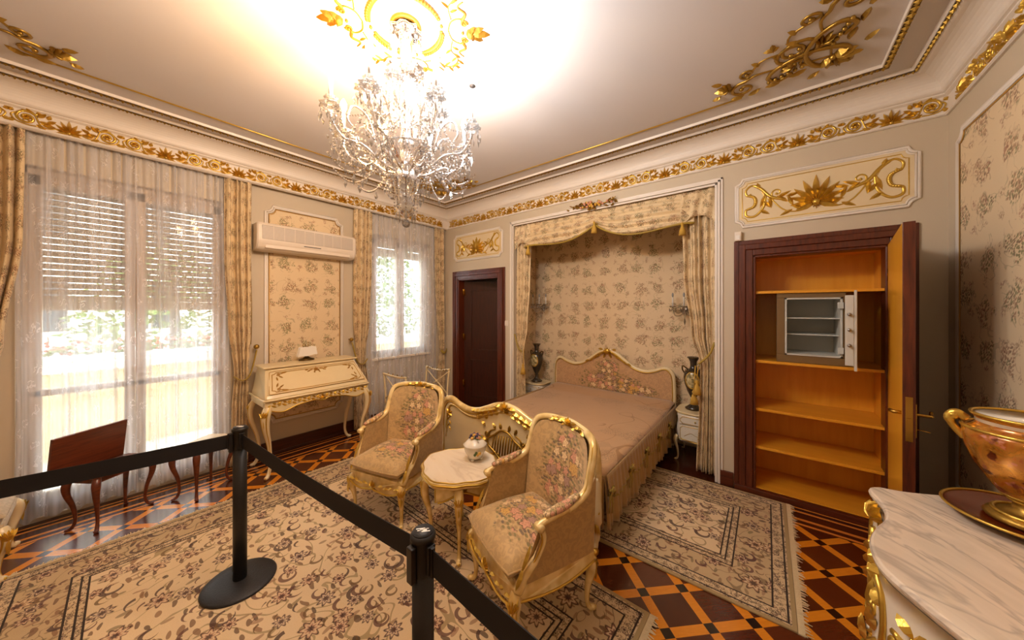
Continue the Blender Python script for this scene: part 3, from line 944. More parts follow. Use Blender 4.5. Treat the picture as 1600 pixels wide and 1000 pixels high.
over_panel(2, -4.13, -3.07, 2.42, 2.84, 'gilded scroll relief panel above the small dark door')

def silk_panel(kind, a0, a1, b0, b1, mat, label, base, sgn):
    root = empty('silk_wall_panel', (base, (a0+a1)/2, 0), label=label, cat='wall panel')
    L = lambda a, b, h: (sgn*(h+.001), a-(a0+a1)/2, b)
    mb = MB(); mb.prism(notch(a0+.04, a1-.04, b0+.04, b1-.04, .06), [(0, 0), (0, .004)], L)
    # keep the pattern upright: the material reads object y and z
    mb.build('silk', mat, root)
    mb = MB()
    loop_tube(mb, L, notch(a0, a1, b0, b1, .07), .013, .004)
    loop_tube(mb, L, notch(a0+.018, a1-.018, b0+.018, b1-.018, .066), .008, .006)
    mb.build('frame_moulding', M['mould'], root)
    mb = MB(); loop_tube(mb, L, notch(a0+.034, a1-.034, b0+.034, b1-.034, .062), .005, .006)
    mb.build('gilt_fillet', M['gilt_paint'], root)
silk_panel('left', 1.10, 1.93, 0.36, 2.80, M['paper_yz'], 'tall floral silk wall panel behind the writing desk and air conditioner', XL, 1)
silk_panel('right', -1.1, 3.46, 0.42, 2.80, M['paper_yz_big'], 'large floral silk panel on the right wall beside the urn', XR, -1)

# skirting boards
mb = MB(); mb.box(XL, XL+.02, .83, 2.28, 0, .15); mb.box(XL, XL+.032, .83, 2.28, 0, .03)
mb.box(XL, XL+.02, 2.28, YB, 0, .15); mb.box(XL, XL+.02, YF, -.46, 0, .15)
mb.build('baseboard_left', M['base'], kind='structure', bevel=.004)
mb = MB()
for x0, x1 in ((XL, -4.19), (-3.075, -2.93), (-.39, -.275), (.83, XR)):
    mb.box(x0, x1, YB-.02, YB, 0, .13)
mb.build('baseboard_back', M['mahogany_x'], kind='structure', bevel=.004)
mb = MB(); mb.box(XR-.02, XR, YF, YB, 0, .13); mb.build('baseboard_right', M['base'], kind='structure', bevel=.004)

# ---------------------------------------------------------------- door frames
def door_frame(mb, x0, x1, zt, w_, d=.03, sill=False):
    def fr(a0, a1, z0, z1, y0, y1): mb.box(a0, a1, y0, y1, z0, z1)
    for i, (o_, p_) in enumerate(((0, d*.5), (w_*.28, d), (w_*.62, d*.7))):
        o2 = (w_*.28, w_*.62, w_)[i]
        fr(x0-w_+o_, x0-w_+o2, 0, zt+w_-o_, YB-p_, YB)
        fr(x1+w_-o2, x1+w_-o_, 0, zt+w_-o_, YB-p_, YB)
        fr(x0-w_+o2, x1+w_-o2, zt+w_-o2, zt+w_-o_, YB-p_, YB)
    fr(x0-.001, x0+.02, 0, zt, YB-d*.4, YB+.12); fr(x1-.02, x1+.001, 0, zt, YB-d*.4, YB+.12); fr(x0, x1, zt-.02, zt+.001, YB-d*.4, YB+.12)

d1 = empty('door_1', (-3.59, YB, 0), kind='structure')
d1['label'] = 'small dark mahogany door in its moulded frame left of the bed niche'
mb = MB(); door_frame(mb, DOOR[0], DOOR[1], DOOR[2], .13)
fo = mb.build('door_frame', M['mahogany'], None, bevel=.004); fo.parent = d1; fo.location = (3.59, -YB, 0)
mb = MB()
th_ = radians(24)
MM = Matrix.Translation((DOOR[0]+.03+3.59, .10, 0)) @ Matrix.Rotation(th_, 4, 'Z')
mb.box(0, .80, 0, .045, .01, 2.09, MM)
for (a, b, c_, d_) in ((.12, .68, .95, 1.95), (.12, .68, .18, .80)):
    for (e0, e1, f0, f1) in ((a, b, c_, c_+.02), (a, b, d_-.02, d_), (a, a+.02, c_, d_), (b-.02, b, c_, d_)):
        mb.box(e0, e1, -.012, 0, f0, f1, MM)
lf_ = mb.build('door_leaf', M['dark_door'], d1, bevel=.003)
mb = MB()
for z_ in (.35, 1.12, 1.86):
    mb.lathe([(.011, 0), (.011, .10), (.006, .115)], 10, (DOOR[0]+.028+3.59, .085, z_))
    mb.box(DOOR[0]+.02+3.59, DOOR[0]+.06+3.59, .092, .10, z_, z_+.10)
mb.build('hinge', M['brass'], lf_)

# light switch and sensor
o = empty('light_switch', (-3.0, YB, 1.43), label='white light switch on the wall right of the small dark door', cat='switch')
mb = MB(); mb.box(-.04, .04, -.010, 0, -.04, .04); mb.build('plate', M['white_plastic'], o, bevel=.003)
mb = MB(); mb.box(-.02, .02, -.015, -.009, -.028, .028); mb.build('rocker', M['white_plastic'], o, bevel=.002)
o = empty('motion_sensor', (-.235, YB, 2.26), label='small white sensor box at the top left corner of the cupboard frame', cat='sensor')
mb = MB(); mb.box(-.028, .022, -.045, 0, 0, .085); mb.build('case', M['white_plastic'], o, bevel=.006)
mb = MB(); mb.box(-.018, .012, -.05, -.044, .012, .05); mb.build('lens', M['white_linen'], o, bevel=.002)

# ---------------------------------------------------------------- windows and what lies outside
def window(i, W, leaves, door=False, blind_z=None):
    y0, y1, z0, z1 = W
    root = empty('window_%d' % i, (XL-.11, (y0+y1)/2, z0), kind='structure')
    root['label'] = {1: 'tall balcony window with two glazed leaves and lowered slatted blind', 2: 'smaller two leaf window in the corner with raised blind'}[i]
    yc = (y0+y1)/2
    mb = MB()
    H_ = z1-z0
    mb.box(-.04, .04, y0-yc, y0-yc+.05, 0, H_); mb.box(-.04, .04, y1-yc-.05, y1-yc, 0, H_)
    mb.box(-.04, .04, y0-yc, y1-yc, H_-.05, H_); mb.box(-.04, .04, y0-yc, y1-yc, 0, .04)
    mb.build('window_frame', M['pvc'], root, bevel=.005)
    for (a, b) in leaves:
        a -= yc; b -= yc
        mb = MB()
        st = .06
        mb.box(-.03, .045, a, a+st, .04, H_-.05); mb.box(-.03, .045, b-st, b, .04, H_-.05)
        mb.box(-.03, .045, a, b, H_-.05-st-.02, H_-.05); mb.box(-.03, .045, a, b, .04, .04+st+(.06 if door else 0))
        if door: mb.box(-.02, .045, a, b, .955-z0, 1.005-z0)
        s_ = mb.build('sash', M['pvc'], root, bevel=.006)
        mb = MB(); mb.box(-.006, .002, a+st-.01, b-st+.01, .08, H_-.12)
        mb.build('glass_pane', M['glass'], s_)
    mb = MB(); mb.box(.045, .085, leaves[0][1]-yc-.035, leaves[0][1]-yc-.015, 1.0-z0 if door else .5, 1.12-z0 if door else .62)
    mb.build('handle', M['brass'], root, bevel=.004)
    return root
w1 = window(1, W1, ((-.38, .158), (.162, .74)), True)
w2 = window(2, W2, ((2.38, 2.823), (2.827, 3.27)))
# roller blinds on the outside of the glass
def blind(name, root_loc, y0, y1, ztop, zbot, label):
    o = empty(name, root_loc, label=label, cat='blind')
    mb = MB()
    n = int((ztop-zbot)/.052)
    for k in range(n):
        z = zbot + .03 + k*.052 - root_loc[2]
        s0, s1 = y0-root_loc[1], y1-root_loc[1]
        mb.box(-.006, .006, s0, s1, z, z+.043)
        for yy in (s0+.01, (s0+s1)/2, s1-.02): mb.box(-.003, .003, yy, yy+.006, z+.04, z+.055)
    mb.build('slats', M['blind'], o)
    mb = MB(); mb.box(-.01, .01, y0-root_loc[1], y1-root_loc[1], zbot-.05-root_loc[2], zbot+.028-root_loc[2]); mb.build('bottom_rail', M['blind'], o, bevel=.004)
blind('window_blind', (XL-.20, .18, 1.65), -.432, .792, 2.74, 1.68, 'beige slatted roller blind lowered halfway outside the balcony window')
blind('window_blind', (XL-.20, 2.83, 2.45), 2.328, 3.322, 2.70, 2.48, 'beige slatted roller blind rolled almost up outside the corner window')
mb = MB(); mb.box(XL-.24, XL+.03, W2[0], W2[1], W2[2]-.03, W2[2]+.005); mb.build('trim_7', M['mould'], kind='structure', bevel=.006)

# balcony
mb = MB(); mb.box(-6.6, XL-.25, -4, 7.5, -.2, -.03); mb.build('floor_balcony', M['balcony_floor'], kind='structure')
mb = MB(); mb.box(-6.35, -6.15, -4, 7.5, -.2, .93); mb.build('wall_balcony', M['balcony'], kind='structure')
mb = MB(); mb.box(-6.40, -6.08, -4, 7.5, .93, 1.03); mb.build('trim_8', M['stucco'], kind='structure', bevel=.01)
mb = MB(); mb.box(-18, XL-.2, -14, 22, -3.4, -3.2); mb.build('floor_garden', M['balcony'], kind='structure')
o = empty('flower_planter', (-6.24, .6, 1.03), label='long planter of red and orange flowers on the balcony parapet', cat='planter')
mb = MB(); mb.box(-.08, .08, -2.4, 2.4, 0, .08); mb.build('trough', M['stucco'], o, bevel=.01)
mb = MB()
for k in range(420):
    yy = random.uniform(-2.35, 2.35); p = (random.uniform(-.07, .07), yy, random.uniform(.10, .24))
    mb.octa(p, .022, .018)
mb.build('flowers', M['petal'], o, kind='stuff')
mb = MB()
for k in range(420):
    p = (random.uniform(-.07, .07), random.uniform(-2.35, 2.35), random.uniform(.08, .18)); mb.octa(p, .03, .02)
mb.build('leaves', M['foliage'], o, kind='stuff')
# neighbouring house
o = empty('neighbour_house', (-15.5, -1.2, -3.2), label='white neighbouring house with dark windows seen through the balcony window', cat='house')
mb = MB(); mb.box(-3, 0, -3.4, 3.4, 0, 9.5); mb.build('wall', M['stucco'], o)
mb = MB(); mb.prism([(-3.3, 0), (.3, 0), (-1.5, 1.2)], [(0, -3.6), (0, 3.6)], lambda a, b, h: (a, h, 9.5+b)); mb.build('roof', M['red_wood'], o)
for zz in (1.5, 4.2, 6.9):
    for yy in (-2.4, -.4, 1.6):
        mb = MB(); mb.box(0, .03, yy, yy+.9, zz, zz+1.4); wd = mb.build('window', M['glass_dark'], o)
        mb = MB(); mb.box(.02, .06, yy-.08, yy, zz-.08, zz+1.48); mb.box(.02, .06, yy+.9, yy+.98, zz-.08, zz+1.48); mb.box(.02, .06, yy+.42, yy+.48, zz, zz+1.4)
        mb.build('window_trim', M['stucco'], wd)
def tree(loc, h, r, n, label, seed):
    rd = random.Random(seed)
    o = empty('tree', loc, label=label, cat='tree', group='trees in the garden')
    mb = MB(); mb.tube([(0, 0, 0), (.1, .05, h*.35), (0, .1, h*.7), (.1, 0, h*.95)], [.2, .16, .1, .04], 10); mb.build('trunk', M['bark'], o)
    mb = MB()
    for k in range(n):
        a = rd.uniform(0, 2*pi); u = rd.uniform(-1, 1); q = rd.uniform(.3, 1)**.5
        c_ = Vector((q*r*cos(a)*math.sqrt(1-u*u), q*r*sin(a)*math.sqrt(1-u*u), h*.68 + u*q*h*.36))
        d_ = Vector((rd.uniform(-1, 1), rd.uniform(-1, 1), rd.uniform(-.6, .6))).normalized()
        e_ = d_.cross(Vector((0, 0, 1))).normalized(); s_ = rd.uniform(.10, .2)
        mb.add([c_, c_+d_*s_*.5+e_*s_*.4, c_+d_*s_*1.2, c_+d_*s_*.5-e_*s_*.4+Vector((0,0,-.05))], [(0, 1, 2, 3)])
    mb.build('crown', M['foliage'], o)
tree((-9.6, 4.6, -3.2), 7.5, 1.9, 3200, 'leafy garden tree behind the left half of the corner window', 1)
tree((-8.4, 8.6, -3.2), 7.0, 1.7, 3000, 'leafy garden tree behind the right half of the corner window', 2)
tree((-10.8, .9, -3.2), 6.2, 1.5, 1800, 'garden tree behind the balcony window', 3)

# ---------------------------------------------------------------- curtains
def lerp_keys(keys, z):
    """keys [(z, a0, a1, depth)] from top to bottom"""
    if z >= keys[0][0]: return keys[0][1:]
    for k0, k1 in zip(keys, keys[1:]):
        if k1[0] <= z <= k0[0]:
            t_ = (k0[0]-z)/(k0[0]-k1[0]); t_ = t_*t_*(3-2*t_)
            return tuple(p+(q-p)*t_ for p, q in zip(k0[1:], k1[1:]))
    return keys[-1][1:]
def drape(root, name, to3, keys, pleats, fabric, mat, nu, nv, seed=0, thick=.004, hem=0.0, label=None):
    rd = random.Random(seed)
    ph = [rd.uniform(0, 6.28) for _ in range(6)]
    z0, z1 = keys[-1][0], keys[0][0]
    mb = MB()
    def fn(u, v):
        z = z1 + (z0-z1)*v
        k = lerp_keys(keys, z)
        a0, a1, dp = k[0], k[1], k[2]
        bs = k[3] if len(k) > 3 else 0
        uu = u + .012*sin(5*u*6.28+ph[0]) + .006*sin(3*z+ph[1])
        a = a0 + (a1-a0)*uu
        n_ = sin(2*pi*pleats*u + ph[2] + .5*sin(1.6*z+ph[3]) + 1.1*sin(2*pi*1.7*u+ph[5])) * (.75+.35*sin(2*pi*2.3*u+ph[0])) + .3*sin(2*pi*pleats*1.73*u + ph[4] + .6*z) 
        n_ = math.copysign(abs(n_)**.75, n_)*(1.3 if nu == 90 else 1)
        zz = z + (hem*sin(2*pi*pleats*u*.5 + ph[5]) if v > .999 else 0)
        return to3(a, zz, bs + dp*n_)
    mb.grid(fn, nu, nv, uv=lambda u, v: (u*fabric, (z1-z0)*(1-v)))
    return mb.build(name, mat, root, solid=thick, label=label)
def tassel(mb, c, s_=1.0):
    x, y, z = c
    mb.lathe([(.001, .02*s_), (.008*s_, .012*s_), (.014*s_, 0), (.008*s_, -.012*s_), (.012*s_, -.02*s_), (.022*s_, -.05*s_), (.028*s_, -.09*s_), (.001, -.092*s_)], 12, c, lobes=9, lobe=.08)

# left wall: X = -4.36
LW = lambda a, b, h: (-4.352+h, a, b)
def window_drape(y_, keys, pleats, label, knob_y, seed, cloth_w, grp):
    root = empty('floral_curtain', (-4.340, y_, 0), label=label, cat='curtain', group=grp)
    L = lambda a, b, h: (h, a-y_, b)
    c_ = drape(root, 'drape', L, keys, pleats, cloth_w, M['drape'], 90, 60, seed)
    zt = 0.93
    k = lerp_keys(keys, zt)
    a0, a1 = k[0]-.012, k[1]+.012
    mb = MB()
    pts = [(.045, a0-y_, zt+.02), (.065, (a0+a1)/2-y_, zt-.03), (.045, a1-y_, zt+.03)]
    if knob_y is not None: pts = [(.02, knob_y-y_, 1.20)] + (pts[::-1] if abs(knob_y-a1) < abs(knob_y-a0) else pts)
    mb.tube(crom(pts, 6), .013, 8, flat=(.5, 1.5))
    mb.build('tieback', M['trim_green'], root)
    return root
DK = [(3.19,), ]
window_drape(.855, [(3.0, .745, .962, .022), (2.2, .745, .958, .024), (1.5, .77, .955, .022), (.95, .82, .935, .02), (.6, .80, .93, .022), (.02, .79, .93, .024)],
             4.3, 'floral curtain drawn back at the right side of the balcony window', 1.005, 3, 1.1, 'floral curtains at the windows')
window_drape(-.52, [(3.0, -.70, -.385, .028), (2.2, -.70, -.395, .028), (1.4, -.70, -.47, .026), (.95, -.70, -.60, .022), (.6, -.70, -.56, .026), (.02, -.71, -.55, .028)],
             5, 'floral curtain at the left side of the balcony window beside the photo edge', None, 4, 1.3, 'floral curtains at the windows')
window_drape(2.16, [(3.0, 2.06, 2.315, .026), (2.2, 2.06, 2.30, .028), (1.5, 2.06, 2.26, .026), (1.0, 2.09, 2.20, .02), (.6, 2.07, 2.24, .026), (.02, 2.07, 2.26, .028)],
             4.3, 'floral curtain between the writing desk and the corner window', 2.02, 5, 1.1, 'floral curtains at the windows')
window_drape(3.50, [(3.0, 3.37, 3.60, .024), (2.2, 3.38, 3.60, .026), (1.5, 3.42, 3.60, .024), (1.0, 3.49, 3.58, .02), (.6, 3.45, 3.6, .024), (.02, 3.44, 3.6, .026)],
             4.3, 'floral curtain in the corner beside the small dark door', None, 6, 1.1, 'floral curtains at the windows')
def sheer(y_, keys, pleats, label, seed, grp):
    root = empty('sheer_curtain', (-4.382, y_, 0), label=label, cat='curtain', group=grp)
    L = lambda a, b, h: (h, a-y_, b)
    drape(root, 'voile', L, keys, pleats, 1.6, M['sheer'], 200, 24, seed, 0, .012)
sheer(-.12, [(3.0, -.43, .150, .020), (1.2, -.43, .155, .016), (.035, -.44, .150, .02)], 10, 'sheer white curtain on the left half of the balcony window', 8, 'sheer curtains at the balcony window')
sheer(.46, [(3.0, .155, .80, .020), (1.2, .16, .80, .016), (.035, .15, .80, .02)], 11, 'sheer white curtain on the right half of the balcony window', 9, 'sheer curtains at the balcony window')
sheer(2.55, [(3.0, 2.24, 2.83, .018), (1.2, 2.25, 2.84, .015), (.03, 2.25, 2.83, .018)], 9, 'sheer white curtain on the left half of the corner window', 10, 'sheer curtains at the corner window')
sheer(3.12, [(3.0, 2.83, 3.44, .018), (1.2, 2.83, 3.44, .015), (.03, 2.83, 3.44, .018)], 10, 'sheer white curtain on the right half of the corner window', 11, 'sheer curtains at the corner window')
for yy, lb in ((1.005, 'brass tieback knob on the wall left of the writing desk'), (2.015, 'brass tieback knob on the wall right of the writing desk')):
    o = empty('tieback_knob', (XL, yy, 1.235), label=lb, cat='knob', group='brass tieback knobs')
    mb = MB(); mb.tube([(0, 0, 0), (.06, 0, 0)], .008, 8); mb.build('stem', M['brass'], o)
    mb = MB(); mb.ball((.075, 0, 0), .026, 12, 8); mb.build('ball', M['gold_dark'], o)
# dark cord hanging from the blind beside the left curtain
o = empty('blind_cord', (XL+.02, .965, 1.26), label='thin dark cord hanging on the wall left of the silk panel', cat='cord')
mb = MB(); mb.tube(crom([(0, -.02, 1.6), (0, 0, .9), (0, .01, .3), (.01, 0, -.0)], 6), .004, 6); mb.build('cord', M['gold_dark'], o)

# ---------------------------------------------------------------- niche drapery
root = empty('bed_niche_drapery', ((NICHE[0]+NICHE[1])/2, YB+.07, 0), label='floral drapery with two swags and side curtains framing the bed niche', cat='curtain')
nx = (NICHE[0]+NICHE[1])/2; ny = YB+.07
L = lambda a, b, h: (a-nx, -h, b)
drape(root, 'side_curtain', L, [(2.80, -2.86, -2.615, .024), (2.0, -2.86, -2.64, .026), (1.4, -2.86, -2.68, .022), (1.02, -2.86, -2.74, .016), (.7, -2.86, -2.72, .022), (.03, -2.86, -2.70, .026)],
      4, 1.0, M['drape'], 70, 50, 21)
drape(root, 'side_curtain', L, [(2.80, -.72, -.425, .026), (2.0, -.70, -.425, .028), (1.4, -.63, -.425, .024), (1.08, -.55, -.425, .018), (.7, -.56, -.425, .022), (.03, -.585, -.425, .028)],
      4.4, 1.2, M['drape'], 80, 50, 22)
def swag(x0, x1, zt, za, zb, zm, seed):
    """festoon between x0 and x1; za, zb heights of the lower ends, zm lowest point"""
    mb = MB(); NU, NV = 48, 22
    def fn(u, v):
        zbot = za*(1-u) + zb*u
        sag = (zbot - zm)*4*u*(1-u)
        zz = zt + (zbot - sag - zt)*v
        fold = .030*sin(v*26 + 3.0*sin(pi*u)) * (.3+v)
        h = .02 + .06*sin(pi*u)*v + fold*sin(pi*min(1, max(0, u*1.02)))**.3
        return L(x0+(x1-x0)*u, zz, h+.01)
    mb.grid(fn, NU, NV, uv=lambda u, v: ((x1-x0)*u*1.1+seed, v*.5))
    mb.build('swag', M['drape'], root, solid=.004)
    mb = MB()
    pts = []
    for i in range(41):
        u = i/40; p = fn(u, 1.0); pts.append((p[0], p[1]-.005, p[2]))
    mb.tube(pts, .012, 6, flat=(1, 1)); mb.build('swag_fringe', M['trim_green'], root)
swag(-2.70, -1.62, 2.82, 2.50, 2.66, 2.485, 0)
swag(-1.66, -.60, 2.82, 2.66, 2.50, 2.465, 2)
# outer corners of the valance
for (x0, x1) in ((-2.865, -2.60), (-.72, -.42)):
    mb = MB()
    def fn(u, v):
        a = x0+(x1-x0)*u
        return L(a, 2.82-.34*v*(1-.25*sin(pi*u)), .035+.016*sin(u*16+v*3)+.01*v)
    mb.grid(fn, 24, 10, uv=lambda u, v: (u*.5, v*.4)); mb.build('valance_tail', M['drape'], root, solid=.004)
for (x, z, s_) in ((-1.64, 2.655, 1.3), (-2.605, 2.49, 1.2), (-.70, 2.49, 1.2)):
    mb = MB(); tassel(mb, (x-nx, -.085, z), s_); mb.build('tassel', M['tassel'], root)
# tieback cords with tassels on the side curtains
for (p, z, s_) in (([(-.425, 1.32), (-.47, 1.2), (-.56, 1.10)], 0, 1), ([(-2.86, 1.28), (-2.80, 1.10), (-2.73, 1.04)], 0, 1)):
    mb = MB(); mb.tube(crom([L(a, b, .055) for a, b in p], 6), .010, 8); mb.build('tieback_cord', M['trim_green'], root)
for (x, z) in ((-.575, .90), (-.60, .80), (-2.71, .83)):
    mb = MB(); tassel(mb, (x-nx, -.06, z+.02), 1.35); mb.tube([(x-nx, -.055, z+.03), (x+.012-nx, -.055, 1.08)], .005, 6); mb.build('tassel', M['tassel'], root)

# white moulding round the niche
mb = MB()
for (o_, d_) in ((0, .012), (.022, .024), (.046, .012)):
    a0, a1, zt = NICHE[0]-.06+o_, NICHE[1]+.06-o_, NICHE[2]+.05-o_
    w_ = .02
    mb.box(a0, a0+w_, YB-d_, YB, 0, zt); mb.box(a1-w_, a1, YB-d_, YB, 0, zt); mb.box(a0, a1, YB-d_, YB, zt-w_, zt)
mb.build('trim_9', M['mould'], kind='structure', bevel=.003)

o = empty('carved_crest', (-1.66, YB-.03, 2.86), label='carved and gilded flower garland above the centre of the bed niche', cat='ornament')
mb = MB(); rd = random.Random(4)
G = lambda a, b, h: (a, -h, b)
palmette(mb, G, 0, -.03, .09, pi/2, 7, 3.0, .04)
for s_ in (1, -1):
    rtube(mb, G, crom([(0, -.01), (s_*.12, .0), (s_*.2, .012), (s_*.29, .05)], 5), [.012-.0005*i for i in range(16)], 6, .01)
    for k in range(15):
        x = s_*rd.uniform(.02, .30); y_ = rd.uniform(-.03, .03)
        leaf(mb, G, x, y_+.01, rd.uniform(0, 6.28), .05, .024, .02)
mb.build('leaves', M['gold_dark'], o)
for m_, n_ in (('flower_yellow', 14), ('flower_pink', 14)):
    mb = MB()
    for k in range(n_):
        x = rd.gauss(0, .10); mb.ball((x, -.03-rd.random()*.01, rd.uniform(-.02, .045)*(1-abs(x)*2)), .014, 7, 5)
    mb.build('blossoms', M[m_], o)

# ---------------------------------------------------------------- cabriole legs
def cabriole(top, foot, out, r0=.030, r1=.011, r2=.017, n=5):
    """centre line from the frame down to a scrolled foot; out = unit 2D direction the knee bulges to"""
    (x0, y0, z0), (x1, y1, z1) = top, foot
    ox, oy = out
    H_ = z0-z1
    P = lambda t_, b: (x0+(x1-x0)*t_+ox*b, y0+(y1-y0)*t_+oy*b, z0-H_*t_)
    k = H_*.09
    pts = [P(0, 0), P(.12, k*.75), P(.3, k*.7), P(.55, -k*.1), P(.8, -k*.42), P(.93, -k*.05), P(1.0-.012/H_, k*.45)]
    rad = [r0, r0*1.12, r0*.85, r1*1.35, r1, r1*1.15, r2]
    c_ = crom([p+(r,) for p, r in zip(pts, rad)], n)
    return [p[:3] for p in c_], [p[3] for p in c_]
def leg(parent, mat, gmat, top, foot, out, r0=.030, r1=.011, r2=.017, name='leg', knee=True):
    pts, rad = cabriole(top, foot, out, r0, r1, r2)
    mb = MB(); mb.tube(pts, rad, 10)
    e = pts[-1]; mb.ball((e[0]+out[0]*.008, e[1]+out[1]*.008, foot[2]+r2*.85), (r2*1.1, r2*1.1, r2*.85), 10, 6)
    l_ = mb.build(name, mat, parent)
    if gmat:
        mb = MB()
        side = (-out[1], out[0])
        for s_ in (1, -1):
            gp = [(p[0]+out[0]*r*.75+side[0]*r*.62*s_, p[1]+out[1]*r*.75+side[1]*r*.62*s_, p[2]) for p, r in zip(pts, rad)]
            mb.tube(gp, [max(.0028, r*.16) for r in rad], 6)
        if knee:
            p = pts[4]; r = rad[4]
            T3 = lambda a, b, h: (p[0]+side[0]*a+out[0]*(r*.9+h), p[1]+side[1]*a+out[1]*(r*.9+h), p[2]+b)
            for q in range(5):
                leaf(mb, T3, 0, -.045, pi/2+(q-2)*.30, r*1.9, r*.6, r*.4)
            leaf(mb, T3, 0, -.03, -pi/2, r*2.6, r*.7, r*.35)
        mb.ball((e[0]+out[0]*.02, e[1]+out[1]*.02, foot[2]+r2*.9), r2*.55, 8, 5)
        mb.build('leg_gilding', gmat, l_)
    return l_

# ---------------------------------------------------------------- armchairs by the tea table
def armchair(loc, rz, label):
    root = empty('armchair', loc, rz, label=label, cat='armchair', group='cream and gold armchairs at the tea table')
    S = .26
    # frame under the seat with a scalloped apron
    def apron(t_): return .262 - .035*abs(sin(t_*2*pi))**.8 + (.0 if abs(t_-.5) > .12 else -.012*cos((t_-.5)/.12*pi/2))
    mb = MB()
    n = 26
    fx = lambda t_: -S + 2*S*t_
    front = [(fx(i/n), apron(i/n)) for i in range(n+1)]
    outl = front + [(S, .335), (-S, .335)]
    mb.prism(outl, [(0, 0), (0, .035)], lambda a, b, h: (a, -.005+h-.012*(1-(a/S)**2), b))
    for s_ in (1, -1):
        side = [(.02+.46*i/n, .268 + .02*(i/n) - .018*sin(i/n*pi)) for i in range(n+1)]
        o2 = side + [(.48, .345), (.02, .335)]
        x0 = s_*S if s_ > 0 else -S
        mb.prism(o2, [(0, 0), (0, .03)], lambda a, b, h, x0=x0, s_=s_: (x0+s_*.01-s_*h+ (.02*s_)*sin(pi*a/.5), a, b))
    mb.box(-S, S, .46, .49, .28, .345)
    fr = mb.build('seat_frame', M['cream_gilt'], root, bevel=.003)
    mb = MB()
    fr_pts = [(a, -.022-.012*(1-(a/S)**2), b+.006) for a, b in front]
    mb.tube(fr_pts, .0075, 6)
    T3 = lambda a, b, h: (a, -.018-.012*(1-(a/S)**2)-h, b)
    palmette(mb, T3, 0, .268, .055, pi/2, 7, 2.6, .015)
    for s_ in (1, -1):
        for (x_, z_, an, Ln) in ((.05,.275,.3,.06),(.10,.268,.2,.06),(.15,.272,.5,.05),(.2,.28,.2,.05)):
            leaf(mb, lambda a, b, h, s_=s_: T3(a*s_, b, h), x_, z_, an, Ln, .022, .012)
        mb.tube([(s_*(S+.014+.02*sin(pi*y_/.5)), y_, z_+.006) for y_, z_ in side], .006, 6)
    mb.build('apron_gilding', M['gold'], fr)
    for (x, y, ox, oy) in ((-S+.02, .02, -.6, -.8), (S-.02, .02, .6, -.8), (-S+.03, .465, -.4, .9), (S-.03, .465, .4, .9)):
        leg(root, M['cream_gilt'], M['gold'], (x, y, .30), (x+ox*.015, y+oy*.015, .0), (ox, oy), .030, .012, .017)
    # upholstered base and loose cushion
    mb = MB(); mb.box(-S+.015, S-.015, .015, .46, .32, .345); mb.build('seat_deck', M['uph_seat'], root, bevel=.008)
    mb = MB()
    def cush(u, v, top):
        a = (u*2-1); b = v
        w_ = .252 - .012*abs(b-.5)
        x = w_*a; y = -.028 + .470*b - (.018*(1-a*a) if b < .5 else 0)*(1-2*b if b < .5 else 0)
        e = max(abs(a), abs(2*b-1))
        dome = .052*(1-a*a)*(1-(2*b-1)**2)
        edge = (1-e**8)
        zc = .395
        return (x, y, zc + ((.050*edge**.5 + dome) if top else -.046*edge**.5))
    mb.grid(lambda u, v: cush(u, v, True), 24, 24); mb.grid(lambda u, v: cush(1-u, v, False), 24, 24)
    cu = mb.build('seat_cushion', M['uph_seat'], root)
    mb = MB()
    per = [(-1+2*i/12, 0) for i in range(13)] + [(1, i/10) for i in range(1, 11)] + [(1-2*i/12, 1) for i in range(1, 13)] + [(-1, 1-i/10) for i in range(1, 10)]
    pp = [cush((a+1)/2, b, True) for a, b in per]
    mb.tube([(p[0], p[1], .397) for p in pp], .0055, 6, closed=True)
    mb.build('piping', M['uph_side'], cu)
    # back: curved upholstered slab inside the show-wood frame
    def yb(z, s): return .455 + .10*((z-.36)/.64) - .075*abs(s)**2.4
    def ztop(s): return .64 + .262*(1-abs(s)**7)**(1/3.0) + .010*(1-s*s)
    def back(u, v, f):
        s = (u*2-1)*.985; zt = ztop(s); z = .36 + (zt-.36)*v
        wz = .245 + .033*min(1, (z-.36)/.4)
        puff = .018*(1-s*s)*sin(pi*min(1, v*1.02))
        return (s*wz, yb(z, s) + (-.022-puff if f else .026+.3*puff), z)
    mb = MB()
    mb.grid(lambda u, v: back(u, v, True), 26, 22); mb.grid(lambda u, v: back(1-u, v, False), 26, 22)
    mb.build('backrest', M['uph_back'], root)
    # closed rim between the two faces
    # frame line
    half = [(0, yb(.95, 0), .930), (.10, yb(.94, .35), .924), (.20, yb(.93, .65), .915), (.262, yb(.91, .9), .893), (.282, yb(.86, 1), .84),
            (.286, yb(.78, 1)-.01, .76), (.288, .41, .69), (.29, .35, .652), (.292, .28, .634), (.293, .19, .624), (.290, .13, .612)]
    for nm, r_, m_, dx in (('back_frame', .0175, 'cream', 0), ):
        pts = [(-p[0], p[1], p[2]) for p in reversed(half[1:9])] + half[:9]
        mb = MB(); mb.tube(crom(pts, 6), r_*1.15, 10, flat=(1.15, 1.0)); bf = mb.build(nm, M['cream_gilt'], root)
    mb = MB()
    for off in (-.014, .012):
        pts2 = [(p[0]*(1+off*2.2), p[1]-.012, p[2]+off*.9) for p in pts]
        mb.tube(crom(pts2, 6), .0042, 6)
    Tc = lambda a, b, h: (a, yb(.94, a/.26)-.018-h, b-.062)
    palmette(mb, Tc, 0, .982, .050, pi/2, 7, 2.8, .018)
